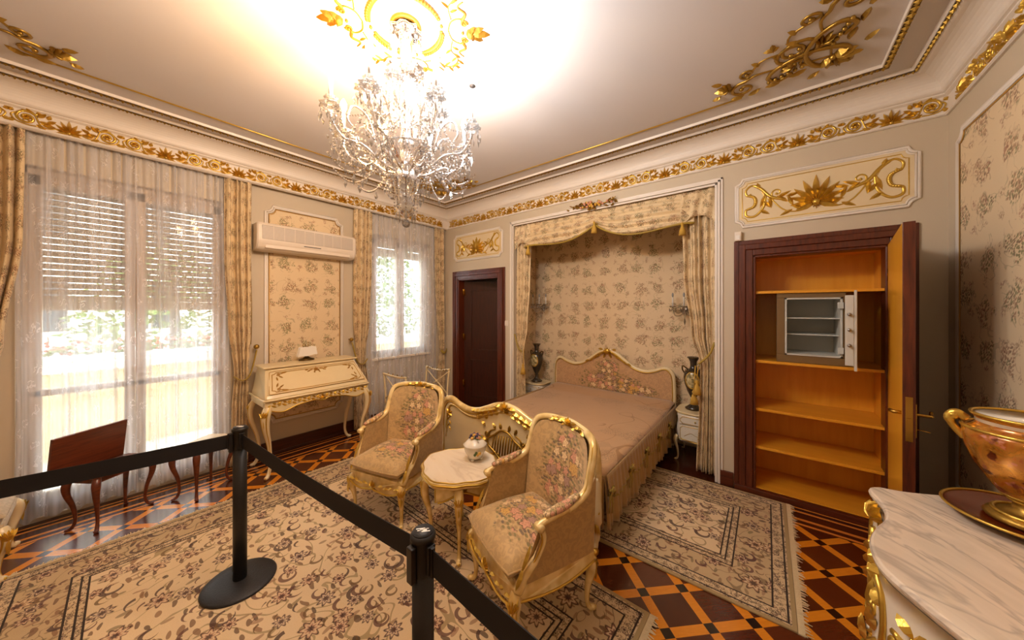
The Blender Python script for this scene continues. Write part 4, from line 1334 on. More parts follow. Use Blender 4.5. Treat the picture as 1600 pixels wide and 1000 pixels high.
    for s_ in (1, -1):
        for (x_, z_, an, Ln) in ((.02,.99,.35,.06),(.05,.985,.0,.06),(.09,.985,.25,.05),(.12,.98,-.15,.05),(.03,.975,-.3,.04)):
            leaf(mb, lambda a, b, h, s_=s_: Tc(a*s_, b, h), x_, z_, an, Ln, .024, .016)
    mb.build('crest_carving', M['gold'], bf)
    for s_ in (1, -1):
        # arm rail, scroll and curving support post
        pts = [(s_*p[0], p[1], p[2]) for p in half[7:]] + [(s_*.290, .105, .598)]
        mb = MB(); mb.tube(crom(pts, 5), .017, 10)
        mb.lathe([(.001, -.024), (.019, -.022), (.021, 0), (.019, .022), (.001, .024)], 12, M=Matrix.Translation((s_*.290, .116, .598)) @ Matrix.Rotation(pi/2, 4, 'Y'))
        post = crom([(s_*.290, .125, .590), (s_*.288, .14, .53), (s_*.280, .105, .45), (s_*.266, .045, .37), (s_*.257, .015, .31)], 5)
        mb.tube(post, [.016]*6+[.017]*5+[.020]*5+[.025]*5, 8)
        ar = mb.build('arm_frame', M['cream_gilt'], root)
        mb = MB(); mb.tube([(p[0]+s_*.010, p[1]-.013, p[2]) for p in post], .0045, 6)
        T4 = lambda a, b, h: (s_*.270+a, .045+(b-.38)*.45-h-.024, b)
        leaf(mb, T4, 0, .40, pi/2, .12, .03, .012); leaf(mb, T4, 0, .42, -pi/2, .09, .035, .014)
        mb.build('arm_gilding', M['gold'], ar)
        mb = MB()
        pad = crom([(s_*.288, .15, .642), (s_*.290, .21, .650), (s_*.290, .28, .660), (s_*.288, .36, .684)], 6)
        N = len(pad); mb.tube(pad, [.026*(sin(pi*min(1, max(0, (i+.8)/(N+.6))))**.35) for i in range(N)], 10, flat=(1, .75))
        mb.build('arm_pad', M['uph_pad'], root)
        # upholstered side wall
        mb = MB()
        def sd(u, v, o_):
            y = .04 + .10*v + (.43-.10*v)*u
            zt = .605 + (.03+.13*max(0, (u-.62)/.38)**1.6)*1.0 if u > .0 else .6
            z = .345 + (zt-.345)*v
            x = .266+.020*v + .006*sin(pi*u)
            y2 = y
            return (s_*(x + o_), y2, z)
        mb.grid(lambda u, v: sd(u, v, .012), 14, 10); mb.grid(lambda u, v: sd(1-u, v, -.016), 14, 10)
        mb.build('side_panel', M['uph_side'], root)
    return root
armchair((-2.395, 1.30, .015), radians(15), 'cream and gold tapestry armchair left of the tea table')
armchair((-1.17, 1.28, .015), radians(-22), 'cream and gold tapestry armchair right of the tea table, nearest the camera')

# ---------------------------------------------------------------- tea table
root = empty('tea_table', (-1.73, 1.575, .012), radians(8), label='low gilded tea table with scalloped marble top between the armchairs', cat='table')
def scallop(r, k=.045, n=96):
    out = []
    for i in range(n):
        a = 2*pi*i/n
        q = r*(1 + k*cos(4*a) + k*.35*cos(12*a))
        out.append((q*cos(a)*1.0, q*sin(a)*.92))
    return out
mb = MB(); mb.prism(scallop(.278), [(.004, .516), (0, .520), (0, .526), (.006, .530)], smooth=False); mb.build('marble_top', M['marble_tea'], root)
mb = MB(); mb.prism(scallop(.290), [(.03, .475), (.012, .482), (.004, .490), (.010, .498), (0, .508), (.002, .520), (.012, .524)]); mb.build('top_rim', M['cream_gilt'], root)
mb = MB(); mb.tube([(p[0], p[1], .509) for p in scallop(.291)], .006, 6, closed=True); mb.tube([(p[0], p[1], .527) for p in scallop(.279)], .004, 6, closed=True)
mb.build('rim_gilding', M['gold'], root)
mb = MB()
for k in range(4):
    g = Matrix.Rotation(k*pi/2+pi/4, 4, 'Z')
    o2 = [(-.165+.33*i/20, .415-.045*abs(cos(i/20*pi))**1.5*1.0) for i in range(21)] + [(.165, .48), (-.165, .48)]
    mb.prism(o2, [(0, 0), (0, .02)], lambda a, b, h: tuple(g @ Vector((a, -.165-.01+h, b))))
mb.build('apron', M['cream_gilt'], root, bevel=.003)
mb = MB()
for k in range(4):
    g = Matrix.Rotation(k*pi/2+pi/4, 4, 'Z')
    mb.tube([g @ Vector((-.165+.33*i/20, -.178, .419-.045*abs(cos(i/20*pi))**1.5)) for i in range(21)], .006, 6)
    T5 = lambda a, b, h: tuple(g @ Vector((a, -.178-h, b)))
    palmette(mb, T5, 0, .422, .045, pi/2, 7, 2.6, .012)
    for s_ in (1, -1): leaf(mb, T5, s_*.03, .44, pi/2-s_*1.3, .08, .025, .012)
mb.build('apron_gilding', M['gold'], root)
for k in range(4):
    a = k*pi/2 + radians(-8) + pi/2*0 + pi*0 + radians(0)
    a = k*pi/2 - radians(53)
    x, y = .225*cos(a), .225*sin(a)
    leg(root, M['cream_gilt'], M['gold'], (x*.95, y*.95, .46), (x*1.0, y*1.0, 0), (cos(a), sin(a)), .028, .011, .016)

# tureen with flowers
root = empty('porcelain_tureen', (-1.70, 1.69, .543), label='white porcelain lidded bowl topped with modelled flowers on the tea table', cat='bowl')
mb = MB()
mb.lathe([(.038, .012), (.05, .016), (.056, .03), (.072, .055), (.078, .08), (.073, .10), (.078, .106)], 24, lobes=8, lobe=.02)
for k in range(4):
    a = k*pi/2+.4; mb.ball((.045*cos(a), .045*sin(a), .010), (.014, .014, .011), 8, 5)
mb.build('bowl', M['porcelain'], root)
mb = MB(); mb.lathe([(.086, .104), (.084, .112), (.068, .126), (.052, .142), (.03, .150), (.001, .152)], 24, lobes=8, lobe=.02); ld = mb.build('lid', M['porcelain'], root)
rd = random.Random(5)
for nm, m_, cnt in (('blue_blossoms', 'flower_blue', 9), ('pink_blossoms', 'flower_pink', 7), ('yellow_blossoms', 'flower_yellow', 6), ('leaves', 'leaf_green', 9)):
    mb = MB()
    for k in range(cnt):
        a = rd.uniform(0, 6.28); r = rd.uniform(0, .036); z = .165 + .022*(1-r/.036) + rd.uniform(-.008, .006)
        if nm == 'leaves': leaf(mb, lambda x, y, h: (x, y, .158+h), r*1.2*cos(a), r*1.2*sin(a), a, .026, .014, .008)
        else:
            mb.ball((r*cos(a), r*sin(a), z), .011, 8, 5)
            for q in range(5): mb.ball((r*cos(a)+.009*cos(q*1.257), r*sin(a)+.009*sin(q*1.257), z-.002), .006, 6, 4)
    mb.build(nm, M[m_], ld)
mb = MB()
for (x, y, z, r) in ((.074, -.03, .07, .012), (.066, -.04, .058, .010), (-.07, -.03, .065, .010)): mb.ball((x, y, z), r, 8, 5)
mb.build('applied_flowers', M['flower_yellow'], root)
mb = MB()
for (x, y, z) in ((.060, -.05, .075), (.052, -.055, .06)): mb.ball((x, y, z), .010, 8, 5)
mb.build('applied_leaves', M['leaf_green'], root)

# ---------------------------------------------------------------- bed
root = empty('bed', (-1.73, 3.15, 0), label='double bed with gilded cream footboard and tapestry headboard in the niche', cat='bed')
bx, by = -1.73, 3.15
B = lambda x, y, z: (x-bx, y-by, z)
# headboard
hk = [(-.815, .30), (-.82, .60), (-.815, .78), (-.80, .86), (-.755, .91), (-.70, .912), (-.62, .875), (-.50, .850), (-.38, .872), (-.26, .94), (-.14, 1.03), (-.05, 1.075), (0, 1.085)]
hp = crom(hk, 4); hfull = hp + [(-a, b) for a, b in reversed(hp[:-1])]
mb = MB(); mb.prism(list(reversed(hfull)), [(0, 0), (0, .05), (.012, .06)], lambda a, b, h: B(bx+a, 4.29-h, b))
# prism expects ccw seen from +h; the flip keeps faces outward
hb = mb.build('headboard', M['uph_head'], root)
mb = MB(); mb.tube([B(bx+a, 4.235, b) for a, b in hfull], .020, 8, flat=(1, 1.3)); hf = mb.build('headboard_frame', M['cream'], root)
mb = MB(); T6 = lambda a, b, h: B(bx+a, 4.215-h, b)
mb.tube([B(bx+a*.985, 4.215, b-.01) for a, b in hfull], .006, 6)
palmette(mb, T6, 0, 1.045, .085, pi/2, 9, 3.2, .035); mb.ball(T6(0, 1.075, .01), (.04, .02, .03), 10, 6)
for s_ in (1, -1):
    for (x_, z_, an, Ln) in ((.04,1.06,-.5,.09),(.09,1.03,-.7,.09),(.14,1.0,-.6,.09),(.20,.96,-.6,.08),(.06,1.09,.1,.07),(.03,1.03,-1.1,.06),(.26,.93,-.4,.07)):
        leaf(mb, lambda a, b, h, s_=s_: T6(a*s_, b, h), x_, z_, an, Ln, .034, .028)
mb.build('headboard_crest', M['gold'], hf)
# mattress and spread
mb = MB(); mb.box(-.80, .80, 2.16-by, 4.23-by, .16, .47); mb.build('mattress', M['skirt'], root, bevel=.03)
mb = MB()
def sp(u, v):
    x = -.83+1.66*u; y = 2.135 + 2.09*v
    e = max(0, abs(x)-.77)/.06
    z = .505 + .008*sin(x*3+1)*sin(y*2.3) - .018*e*e - (.02*max(0, 1-v*30))
    if v > .86: z += .03*sin(pi*(v-.86)/.14*.5)
    return B(bx+x, y, z)
mb.grid(sp, 40, 50); 
o = mb.build('bedspread', M['spread'], root, solid=.012)
mb = MB()
def skirt_side(s_, y0, y1):
    def fn(u, v):
        y = y0+(y1-y0)*u
        sc_ = abs(sin(u*pi*5))
        zb = .13 - .03*sc_
        z = .49 + (zb-.49)*v
        pl = .016*sin(u*150)*v + .010*sin(u*67+1)*v
        return B(bx+s_*(.832+.012*v+pl), y, z)
    return fn
for s_ in (1, -1):
    mb.grid(skirt_side(s_, 2.14, 4.2), 220, 8)
mb.grid(lambda u, v: B(bx-.83+1.66*u, 2.14-.01*v-.008*sin(u*120)*v, .49-.36*v), 120, 6)
sk = mb.build('bed_skirt', M['skirt'], root, solid=.004)
mb = MB()   # scalloped upper flounce with olive ribbon
def fl(s_):
    def fn(u, v):
        y = 2.14 + 2.06*u
        drop = .12 + .07*abs(sin(u*pi*5))
        return B(bx+s_*(.848+.022*v+.008*sin(u*190)*v), y, .50-drop*v)
    return fn
for s_ in (1, -1):
    mb = MB(); mb.grid(fl(s_), 220, 6); mb.build('flounce', M['skirt'], sk, solid=.004)
for s_ in (1, -1):
    mb = MB()
    mb.tube([Vector(fl(s_)(i/100, 1.0)) for i in range(101)], .006, 6)
    mb.build('ribbon_edging', M['trim_green'], sk)
    for k in range(6):
        mb = MB()
        u = k/5; y = 2.16+2.02*u; c_ = B(bx+s_*.868, y, .385)
        for q in range(4):
            an = q*pi/2+pi/4
            mb.tube([c_, (c_[0]+s_*.012, c_[1]+.05*cos(an), c_[2]+.05*sin(an)), (c_[0]+s_*.01, c_[1]+.065*cos(an+.5), c_[2]+.03*sin(an+.5)), c_], .008, 6, flat=(1.2, .5))
        mb.tube([c_, (c_[0]+s_*.01, c_[1]+.02, c_[2]-.08), (c_[0], c_[1]+.03, c_[2]-.15)], .010, 6, flat=(1.4, .4))
        mb.tube([c_, (c_[0]+s_*.01, c_[1]-.03, c_[2]-.07), (c_[0], c_[1]-.02, c_[2]-.13)], .010, 6, flat=(1.4, .4))
        mb.build('ribbon_bow', M['trim_green'], sk)
# footboard
fk = [(-.80, .22), (-.805, .45), (-.80, .62), (-.785, .70), (-.75, .755), (-.70, .775), (-.64, .765), (-.56, .735), (-.44, .715), (-.32, .73), (-.2, .775), (-.1, .815), (0, .83)]
fp = crom(fk, 4); ffull = fp + [(-a, b) for a, b in reversed(fp[:-1])]
FY = 2.085
mb = MB(); mb.prism(list(reversed(ffull)), [(0, 0), (0, .035)], lambda a, b, h: B(bx+a, FY+.017-h, b)); fb = mb.build('footboard', M['cream'], root)
mb = MB(); mb.tube([B(bx+a, FY, b) for a, b in ffull], .026, 10, flat=(1, 1.2))
mb.tube([B(bx+a*.93, FY-.018, b-.045) for a, b in ffull[4:-4]], .008, 8)
ff = mb.build('footboard_frame', M['cream_gilt'], root)
mb = MB(); T7 = lambda a, b, h: B(bx+a, FY-.02-h, b)
mb.tube([B(bx+a*.97, FY-.02, b-.022) for a, b in ffull], .006, 6); mb.tube([B(bx+a*.915, FY-.02, b-.055) for a, b in ffull[5:-5]], .004, 6)
palmette(mb, T7, 0, .80, .075, pi/2, 9, 3.4, .035)
for s_ in (1, -1):
    g = lambda a, b, h, s_=s_: T7(a*s_, b, h)
    for (x_, z_, an, Ln) in ((.03,.82,.0,.08),(.08,.80,-.3,.08),(.13,.785,-.3,.08),(.18,.77,-.35,.08),(.23,.755,-.3,.08),(.28,.742,-.2,.07),(.33,.735,-.1,.06),
                             (.06,.775,-.4,.07),(.12,.755,-.4,.07),(.18,.735,-.35,.07),(.24,.715,-.2,.06)):
        leaf(mb, g, x_, z_, an, Ln*1.1, .044, .028)
    scroll(mb, g, .30, .69, .028, 1.5, 1.2, -1, .008); scroll(mb, g, .21, .705, .022, 1.5, 1.2, 1, .007)
    # corner bouquet
    for q in range(7): leaf(mb, g, -.0+.70, .64, q*.9, .05, .02, .012)
    for q in range(4): leaf(mb, g, .70, .60-.03*q, -pi/2+(-1)**q*.7, .045, .018, .01)
fg = mb.build('footboard_gilding', M['gold'], ff)
mb = MB()   # latticed cartouche on the panel
for k in range(11):
    x = -.14+.028*k; hh = .085*math.sqrt(max(0, 1-(x/.17)**2))
    mb.tube([T7(x, .50-hh, .004), T7(x+.02, .50+hh, .004)], .0065, 6)
ring_ = [(.175*cos(a)*(1+.12*cos(4*a)), .50+.115*sin(a)*(1+.12*cos(4*a))) for a in [i*2*pi/40 for i in range(40)]]
mb.tube([T7(a, b, .006) for a, b in ring_], .010, 7, closed=True)
for s_ in (1, -1):
    g = lambda a, b, h, s_=s_: T7(a*s_, b, h)
    scroll(mb, g, .13, .36, .045, 1.5, 1.3, -1, .011, tail=((.02, .33), (.07, .42))); scroll(mb, g, .20, .56, .03, 2.6, 1.2, 1, .010, tail=((.10, .62), (.15, .60)))
    for (x_, z_, an, Ln) in ((.20,.50,.3,.09),(.20,.48,-.5,.09),(.16,.40,-.9,.08),(.10,.62,1.0,.06),(.04,.63,1.3,.06),(.24,.42,-.2,.07),(.03,.33,-1.2,.07),(.22,.62,.8,.06)):
        leaf(mb, g, x_, z_, an, Ln, .036, .02)
mb.build('cartouche', M['gold_dark'], fb)
for s_ in (1, -1):
    x = s_*.80
    pts = crom([(x, 0, .50), (x*1.01, -.02, .36), (x*1.02, -.035, .24), (x*1.0, .0, .12), (x*1.0, -.02, .04), (x*1.01, -.05, .02)], 5)
    mb = MB(); mb.tube([B(bx+p[0], FY+p[1], p[2]) for p in pts], [.030]*6+[.034]*6+[.024]*6+[.018]*8, 10)
    lg = mb.build('leg', M['cream'], root)
    mb = MB()
    for q in range(6): leaf(mb, lambda a, b, h: B(bx+x*1.015+a, FY-.055-h, b), 0, .24, -pi/2+(q-2.5)*.16, .10, .022, .012)
    for q in range(5): leaf(mb, lambda a, b, h: B(bx+x*1.015+a, FY-.05-h, b), 0, .24, pi/2+(q-2)*.24, .07, .022, .012)
    mb.ball(B(bx+x*1.015, FY-.05, .025), (.024, .03, .022), 8, 6)
    mb.build('leg_gilding', M['gold'], lg)
    mb = MB(); mb.tube([B(bx+x, 4.26, .4), B(bx+x, 4.26, 0)], [.03, .02], 8); mb.build('leg', M['cream'], root)
    mb = MB(); mb.box(*(sorted((x-.012, x+.012))), FY-by, 4.26-by, .28, .40); mb.build('side_rail', M['cream'], root, bevel=.004)

# ---------------------------------------------------------------- nightstands, vases, sconces
def nightstand(loc, w_, d_, label):
    root = empty('nightstand', loc, label=label, cat='nightstand', group='painted nightstands beside the bed')
    w2 = w_/2
    outl = []
    n = 40
    for i in range(n):
        a = 2*pi*i/n; c_, s_ = cos(a), sin(a)
        x = w2*math.copysign(abs(c_)**.45, c_); y = d_/2 + d_/2*math.copysign(abs(s_)**.45, s_)
        if s_ < 0: y -= .012*cos(x/w2*pi)
        outl.append((x, y))
    mb = MB(); mb.prism(outl, [(.006, .508), (-.004, .514), (-.004, .524), (.004, .530)]); mb.build('top', M['cream'], root)
    mb = MB(); mb.tube([(p[0]*1.01, p[1], .519) for p in outl], .0045, 6, closed=True); mb.build('top_gilding', M['gold'], root)
    mb = MB(); 
    prof = [(.03, .20), (.012, .24), (.004, .30), (.010, .36), (.018, .42), (.014, .47), (.012, .508)]
    mb.prism(outl, prof, smooth=True); body = mb.build('body', M['porcelain'], root)
    F = lambda a, b, h: (a, -.0-h, b)
    for (z0, z1, nm) in ((.405, .495, 'drawer'), (.23, .395, 'door')):
        mb = MB(); mb.box(-w2*.74, w2*.74, -.006, .03, z0, z1); dr = mb.build(nm, M['porcelain'], root, bevel=.004)
        mb = MB(); loop_tube(mb, F, notch(-w2*.68, w2*.68, z0+.01, z1-.01, .018), .003, .008); mb.build('gilt_line', M['gold'], dr)
        if nm == 'drawer':
            mb = MB(); mb.ball((0, -.018, .45), .009, 8, 6); mb.build('knob', M['gold'], dr)
        else:
            mb = MB()
            rd = random.Random(3)
            for q in range(16):
                leaf(mb, F, rd.uniform(-w2*.45, w2*.45), rd.uniform(.27, .36), rd.uniform(0, 6.28), .035, .014, .007)
            rtube(mb, F, crom([(-w2*.5, .28), (-w2*.2, .32), (w2*.1, .30), (w2*.5, .35)], 5), .003, 5, .006)
            mb.build('painted_sprig', M['gold_dark'], dr)
    mb = MB(); mb.tube([(-w2*.8+.0, -.002, .235)] + [(w2*(-.8+1.6*i/12), -.004, .225+.02*abs(cos(i/12*pi))) for i in range(1, 12)] + [(w2*.8, -.002, .235)], .005, 6)
    mb.build('apron_gilding', M['gold'], root)
    for (x, y, ox, oy) in ((-w2+.03, .03, -.7, -.7), (w2-.03, .03, .7, -.7), (-w2+.03, d_-.03, -.7, .7), (w2-.03, d_-.03, .7, .7)):
        leg(root, M['cream'], M['gold'], (x, y, .27), (x, y, 0), (ox, oy), .020, .008, .012, knee=False)
nightstand((-.625, 3.865, 0), .42, .40, 'painted cream nightstand with gilt edges right of the bed')
nightstand((-2.795, 3.95, 0), .34, .34, 'painted cream nightstand at the left of the bed behind the drapery')
def vase(loc, s_, label):
    root = empty('porcelain_vase', loc, label=label, cat='vase', group='dark urn vases on the nightstands')
    prof = [(.075, 0), (.078, .012), (.062, .03), (.05, .04), (.026, .06), (.018, .085), (.024, .10), (.02, .115), (.032, .14), (.062, .20), (.088, .28), (.098, .35), (.092, .40), (.07, .435), (.04, .45), (.032, .48), (.036, .53), (.054, .565), (.056, .575)]
    prof = [(r*s_, z*s_) for r, z in prof]
    mb = MB(); mb.lathe(prof, 24); mb.build('body', M['vase'], root)
    mb = MB()
    for z, r in ((.012, .080), (.10, .027), (.425, .082), (.572, .059)):
        mb.tube([(r*s_*cos(a), r*s_*sin(a), z*s_) for a in [i*pi/12 for i in range(24)]], .005, 6, closed=True)
    mb.build('gilt_bands', M['bronze'], root)
    for q in (1, -1):
        mb = MB(); mb.tube(crom([(q*.06*s_, 0, .44*s_), (q*.105*s_, 0, .47*s_), (q*.11*s_, 0, .43*s_), (q*.088*s_, 0, .39*s_)], 5), .008, 8); mb.build('handle', M['bronze'], root)
vase((-.675, 4.06, .53), 1.0, 'dark urn vase with painted medallion on the nightstand right of the bed')
vase((-2.80, 4.10, .53), 1.0, 'dark urn vase with painted medallion on the nightstand left of the bed')
def drop(mb, c, r, h):   # a cut crystal pendant
    mb.octa((c[0], c[1], c[2]), r, h)
def bead_chain(mb, p, q, sag, r, n, sw=0.0):
    for i in range(n):
        t_ = (i+.5)/n
        mb.octa((p[0]+(q[0]-p[0])*t_, p[1]+(q[1]-p[1])*t_, p[2]+(q[2]-p[2])*t_ - sag*4*t_*(1-t_)), r, r)
def sconce(loc, label):
    root = empty('crystal_wall_light', loc, label=label, cat='wall light', group='crystal wall lights in the bed niche')
    mb = MB(); mb.lathe([(.05, 0), (.055, .01), (.035, .02), (.001, .03)], 16, M=Matrix.Rotation(pi/2, 4, 'X')); mb.build('wall_plate', M['crystal'], root)
    for s_ in (-1, 0, 1):
        tip = (s_*.12, -.14, .04)
        mb = MB(); mb.tube(crom([(0, -.03, 0), (s_*.05, -.09, -.06), (s_*.10, -.13, -.05), tip], 6), .007, 8)
        mb.lathe([(.001, -.005), (.03, 0), (.04, .012), (.038, .014), (.012, .01)], 12, tip); am = mb.build('arm', M['crystal'], root)
        mb = MB(); mb.tube([(tip[0], tip[1], tip[2]+.01), (tip[0], tip[1], tip[2]+.12)], .009, 10); cn = mb.build('candle', M['candle'], am)
        mb = MB(); mb.ball((tip[0], tip[1], tip[2]+.145), (.011, .011, .028), 10, 8); mb.build('bulb', M['bulb_off'], am)
    mb = MB()
    for k in range(3):
        x = (-.12, 0, .12)[k]
        for q in range(8):
            a = q*pi/4; drop(mb, (x+.036*cos(a), -.14+.036*sin(a), .01-.01*(q % 2)), .006, .024)
    for s_ in (-1, 1):
        bead_chain(mb, (0, -.05, .16), (s_*.12, -.14, .03), .05, .006, 14); bead_chain(mb, (0, -.14, .03), (s_*.12, -.14, .03), .06, .006, 10)
    drop(mb, (0, -.09, -.13), .012, .05); bead_chain(mb, (0, -.06, 0), (0, -.09, -.09), 0, .007, 6)
    mb.build('crystal_drops', M['crystal'], root)
sconce((-2.83, NY-.005, 1.66), 'small crystal wall light above the vase at the left of the bed')
sconce((-.80, NY-.005, 1.62), 'small crystal wall light above the nightstand right of the bed')

# ---------------------------------------------------------------- writing desk
root = empty('writing_desk', (-4.0, 1.445, 0), label='cream slant-front writing desk with gilt scrolls against the silk panel', cat='desk')
W2_ = .505
D0, D1 = -.27, .25      # local x: back (towards wall), front
# local axes: +x into the room, y along the wall
def dk(a, b, h): return (b, a, h)    # a along wall, b depth, h height
# bombe side profile (depth, height), from the back going over the top to the front
prof = [(D0, .70), (D0, 1.035), (-.0, 1.035), (.02, 1.02), (.055, .985), (.12, .915), (.18, .845), (.222, .800), (.238, .775), (.235, .755), (.20, .735), (.18, .70)]
mb = MB()
def wid(h):   # body widens downwards
    t_ = min(1, max(0, (1.035-h)/.28)); return .448 + (.505-.448)*(t_*t_*(3-2*t_))
secs = [-1, -.97, -.9, .9, .97, 1]
ins = [.012, .003, 0, 0, .003, .012]
vs = []; n = len(prof)
for s_, q in zip(secs, ins):
    for b, h in prof: vs.append((b-(q if b > 0 else 0), s_*wid(h), h-(q*.5 if h > .9 else 0)))
fs = []
for i in range(len(secs)-1):
    for k in range(n):
        l = (k+1) % n
        fs.append((i*n+k, i*n+l, (i+1)*n+l, (i+1)*n+k))
fs += [tuple(range(n-1, -1, -1)), tuple((len(secs)-1)*n+k for k in range(n))]
mb.add(vs, fs); mb.build('body', M['cream'], root, bevel=.004)
mb = MB(); mb.box(D0, .035, -.470, .470, 1.032, 1.05); mb.build('top', M['cream'], root, bevel=.006)
# the sloping lid follows the slope between (.055,.985) and (.20,.82)
def slope(a, b, h):
    """a along the wall, b down the slope 0..1, h outwards"""
    x = .035 + .190*b; z = 1.005 - .205*b
    nx_, nz_ = .734, .679
    bow = .006*sin(pi*b)
    w_ = .43 + .05*b
    return (x + nx_*(h+bow-.002), a*w_, z + nz_*(h+bow-.002))
mb = MB()
mb.grid(lambda u, v: slope(u*2-1, .03+.94*v, .006), 12, 8); mb.grid(lambda u, v: slope(1-u*2, .03+.94*v, -.008), 12, 8)
lid = mb.build('slanted_lid', M['cream'], root)
mb = MB()
P_ = lambda a, b, h: slope(a, b, .008+h)
rect = notch(-.93, .93, .10, .90, .07)
mb.tube([P_(a, b, 0) for a, b in rect], .004, 6, closed=True)
rect = notch(-.98, .98, .03, .965, .02)
mb.tube([P_(a, b, 0) for a, b in rect], .003, 6, closed=True)
G2 = lambda a, b, h: slope(a/.46, .5+b/.28, .008+h)
for (cx_, cy_, k_) in ((0, -.105, 1), ):
    palmette(mb, G2, 0, -.08, .05, -pi/2, 7, 3.0, .010)
    for s_ in (1, -1):
        for (x_, y_, an, Ln) in ((.03,-.10,.2,.05),(.06,-.09,.4,.045),(.02,-.075,1.2,.03),(.08,-.1,.0,.04)):
            leaf(mb, lambda a, b, h, s_=s_: G2(a*s_, b, h), x_, y_, an, Ln, .018, .008)
for sx in (1, -1):
    for sy in (1, -1):
        g = lambda a, b, h, sx=sx, sy=sy: G2(a*sx, b*sy, h)
        scroll(mb, g, .375, .085, .02, 1.0, 1.2, 1, .005)
        for (x_, y_, an, Ln) in ((.36,.09,2.8,.06),(.39,.06,-1.8,.05),(.34,.10,3.0,.05),(.37,.07,-2.5,.05)):
            leaf(mb, g, x_, y_, an, Ln, .018, .008)
mb.build('gilt_scrolls', M['gilt_paint'], lid)
# base frame with carved apron
def apr(t_): return .668 - .045*math.exp(-((abs(t_-.5)-.36)/.10)**2) + .02*math.exp(-((t_-.5)/.12)**2) - .03*math.exp(-((t_-.5)/.05)**2)
mb = MB()
n = 48
o2 = [(-W2_+2*W2_*i/n, apr(i/n)) for i in range(n+1)] + [(W2_, .755), (-W2_, .755)]
mb.prism(o2, [(0, 0), (0, .03)], lambda a, b, h: (.235-.03+h, a, b))
mb.box(D0, .22, -W2_+.005, -W2_+.03, .68, .755); mb.box(D0, .22, W2_-.03, W2_-.005, .68, .755); mb.box(D0, D0+.02, -W2_+.01, W2_-.01, .66, .755)
mb.tube([(D0, -W2_-.006, .757), (.236, -W2_-.006, .757), (.246, -W2_+.01, .757), (.248, W2_-.01, .757), (.236, W2_+.006, .757), (D0, W2_+.006, .757)], .010, 8)
fr = mb.build('base_frame', M['cream'], root, bevel=.002)
mb = MB(); FR = lambda a, b, h: (.236+h, a, b)
rtube(mb, FR, [(a, b+.006) for a, b in o2[:n+1]], .006, 6, .002)
rtube(mb, FR, [(-W2_+.03, .742), (W2_-.03, .742)], .003, 6, .002)
for k in range(22):
    a = -W2_+.05+(2*W2_-.1)*k/21
    leaf(mb, FR, a, .708, .5 if k % 2 else -.5, .05, .022, .010); leaf(mb, FR, a, .712, pi-.5 if k % 2 else pi+.5, .04, .02, .010)
palmette(mb, FR, 0, .68, .055, pi/2, 7, 2.6, .014)
mb.build('apron_carving', M['gold'], fr)
for (x, y, ox, oy) in ((.20, -W2_+.04, .7, -.7), (.20, W2_-.04, .7, .7), (D0+.04, -W2_+.04, -.1, -1), (D0+.04, W2_-.04, -.1, 1)):
    L_ = leg(root, M['cream'], M['gold'], (x, y, .70), (x-.01 if x > 0 else x, y, 0), (ox, oy), .036 if x > 0 else .026, .014, .018)

# small lamp with a white scalloped shade standing on the desk
root = empty('desk_lamp', (-4.19, 1.44, 1.05), radians(90), label='small lamp with a white embroidered shade on top of the writing desk', cat='lamp')
mb = MB(); mb.lathe([(.055, 0), (.06, .008), (.05, .018), (.03, .026), (.015, .04), (.012, .075)], 16, sx=1.4); mb.build('base', M['bronze'], root)
mb = MB()
pr_ = [(-.10, .045), (.10, .062), (.085, .155), (-.075, .150)]
sub = []
for i in range(4):
    a, b = pr_[i], pr_[(i+1) % 4]
    for k in range(6):
        t_ = k/6; sub.append((a[0]+(b[0]-a[0])*t_, a[1]+(b[1]-a[1])*t_ + .004*sin(pi*t_*3)))
mb.prism(sub, [(0, .03), (.015, .0), (0, -.03)], lambda a, b, h: (a, -h-.01, b), smooth=False)
mb.build('lamp_shade', M['white_linen'], root)
mb = MB(); mb.tube(crom([(-.03, 0, .15), (-.045, 0, .175), (-.02, 0, .185), (-.01, 0, .16)], 5), .003, 6); mb.tube([(.015, 0, .15), (.015, 0, .20)], .003, 6); mb.ball((.015, 0, .205), .006, 8, 6)
mb.build('finial', M['brass'], root)

# ---------------------------------------------------------------- air conditioner
root = empty('air_conditioner', (XL, 1.495, 2.27), label='white wall mounted air conditioner over the silk panel', cat='air conditioner')
A_ = .515
outl = [(0, 0), (.12, 0), (.175, .02), (.205, .075), (.212, .15), (.208, .255), (.19, .285), (.16, .295), (0, .295)]
oo = crom(outl, 3, closed=False)
mb = MB(); mb.prism(oo, [(.012, -A_), (.002, -A_+.012), (0, -A_+.03), (0, A_-.03), (.002, A_-.012), (.012, A_)], lambda a, b, h: (a, h, b)); body = mb.build('housing', M['white_plastic'], root)
mb = MB(); mb.box(.195, .2145, -A_+.04, A_-.04, .115, .262); gr = mb.build('intake_grille', M['grey_plastic'], root, bevel=.006)
mb = MB()
for k in range(9): mb.box(.2135, .2165, -A_+.04, A_-.04, .124+.015*k, .127+.015*k)
for k in range(8): y = -A_+.14+.10*k; mb.box(.2135, .217, y, y+.004, .118, .26)
mb.build('grille_ribs', M['white_plastic'], gr)
mb = MB(); mb.box(.15, .200, -A_+.07, A_-.07, .022, .062); mb.build('outlet_flap', M['white_plastic'], root, bevel=.008)
mb = MB(); mb.box(.19, .2095, -.08, .10, .083, .091); mb.box(.15, .199, -A_+.07, A_-.07, .066, .070); mb.build('display_slot', M['dark_slot'], root)

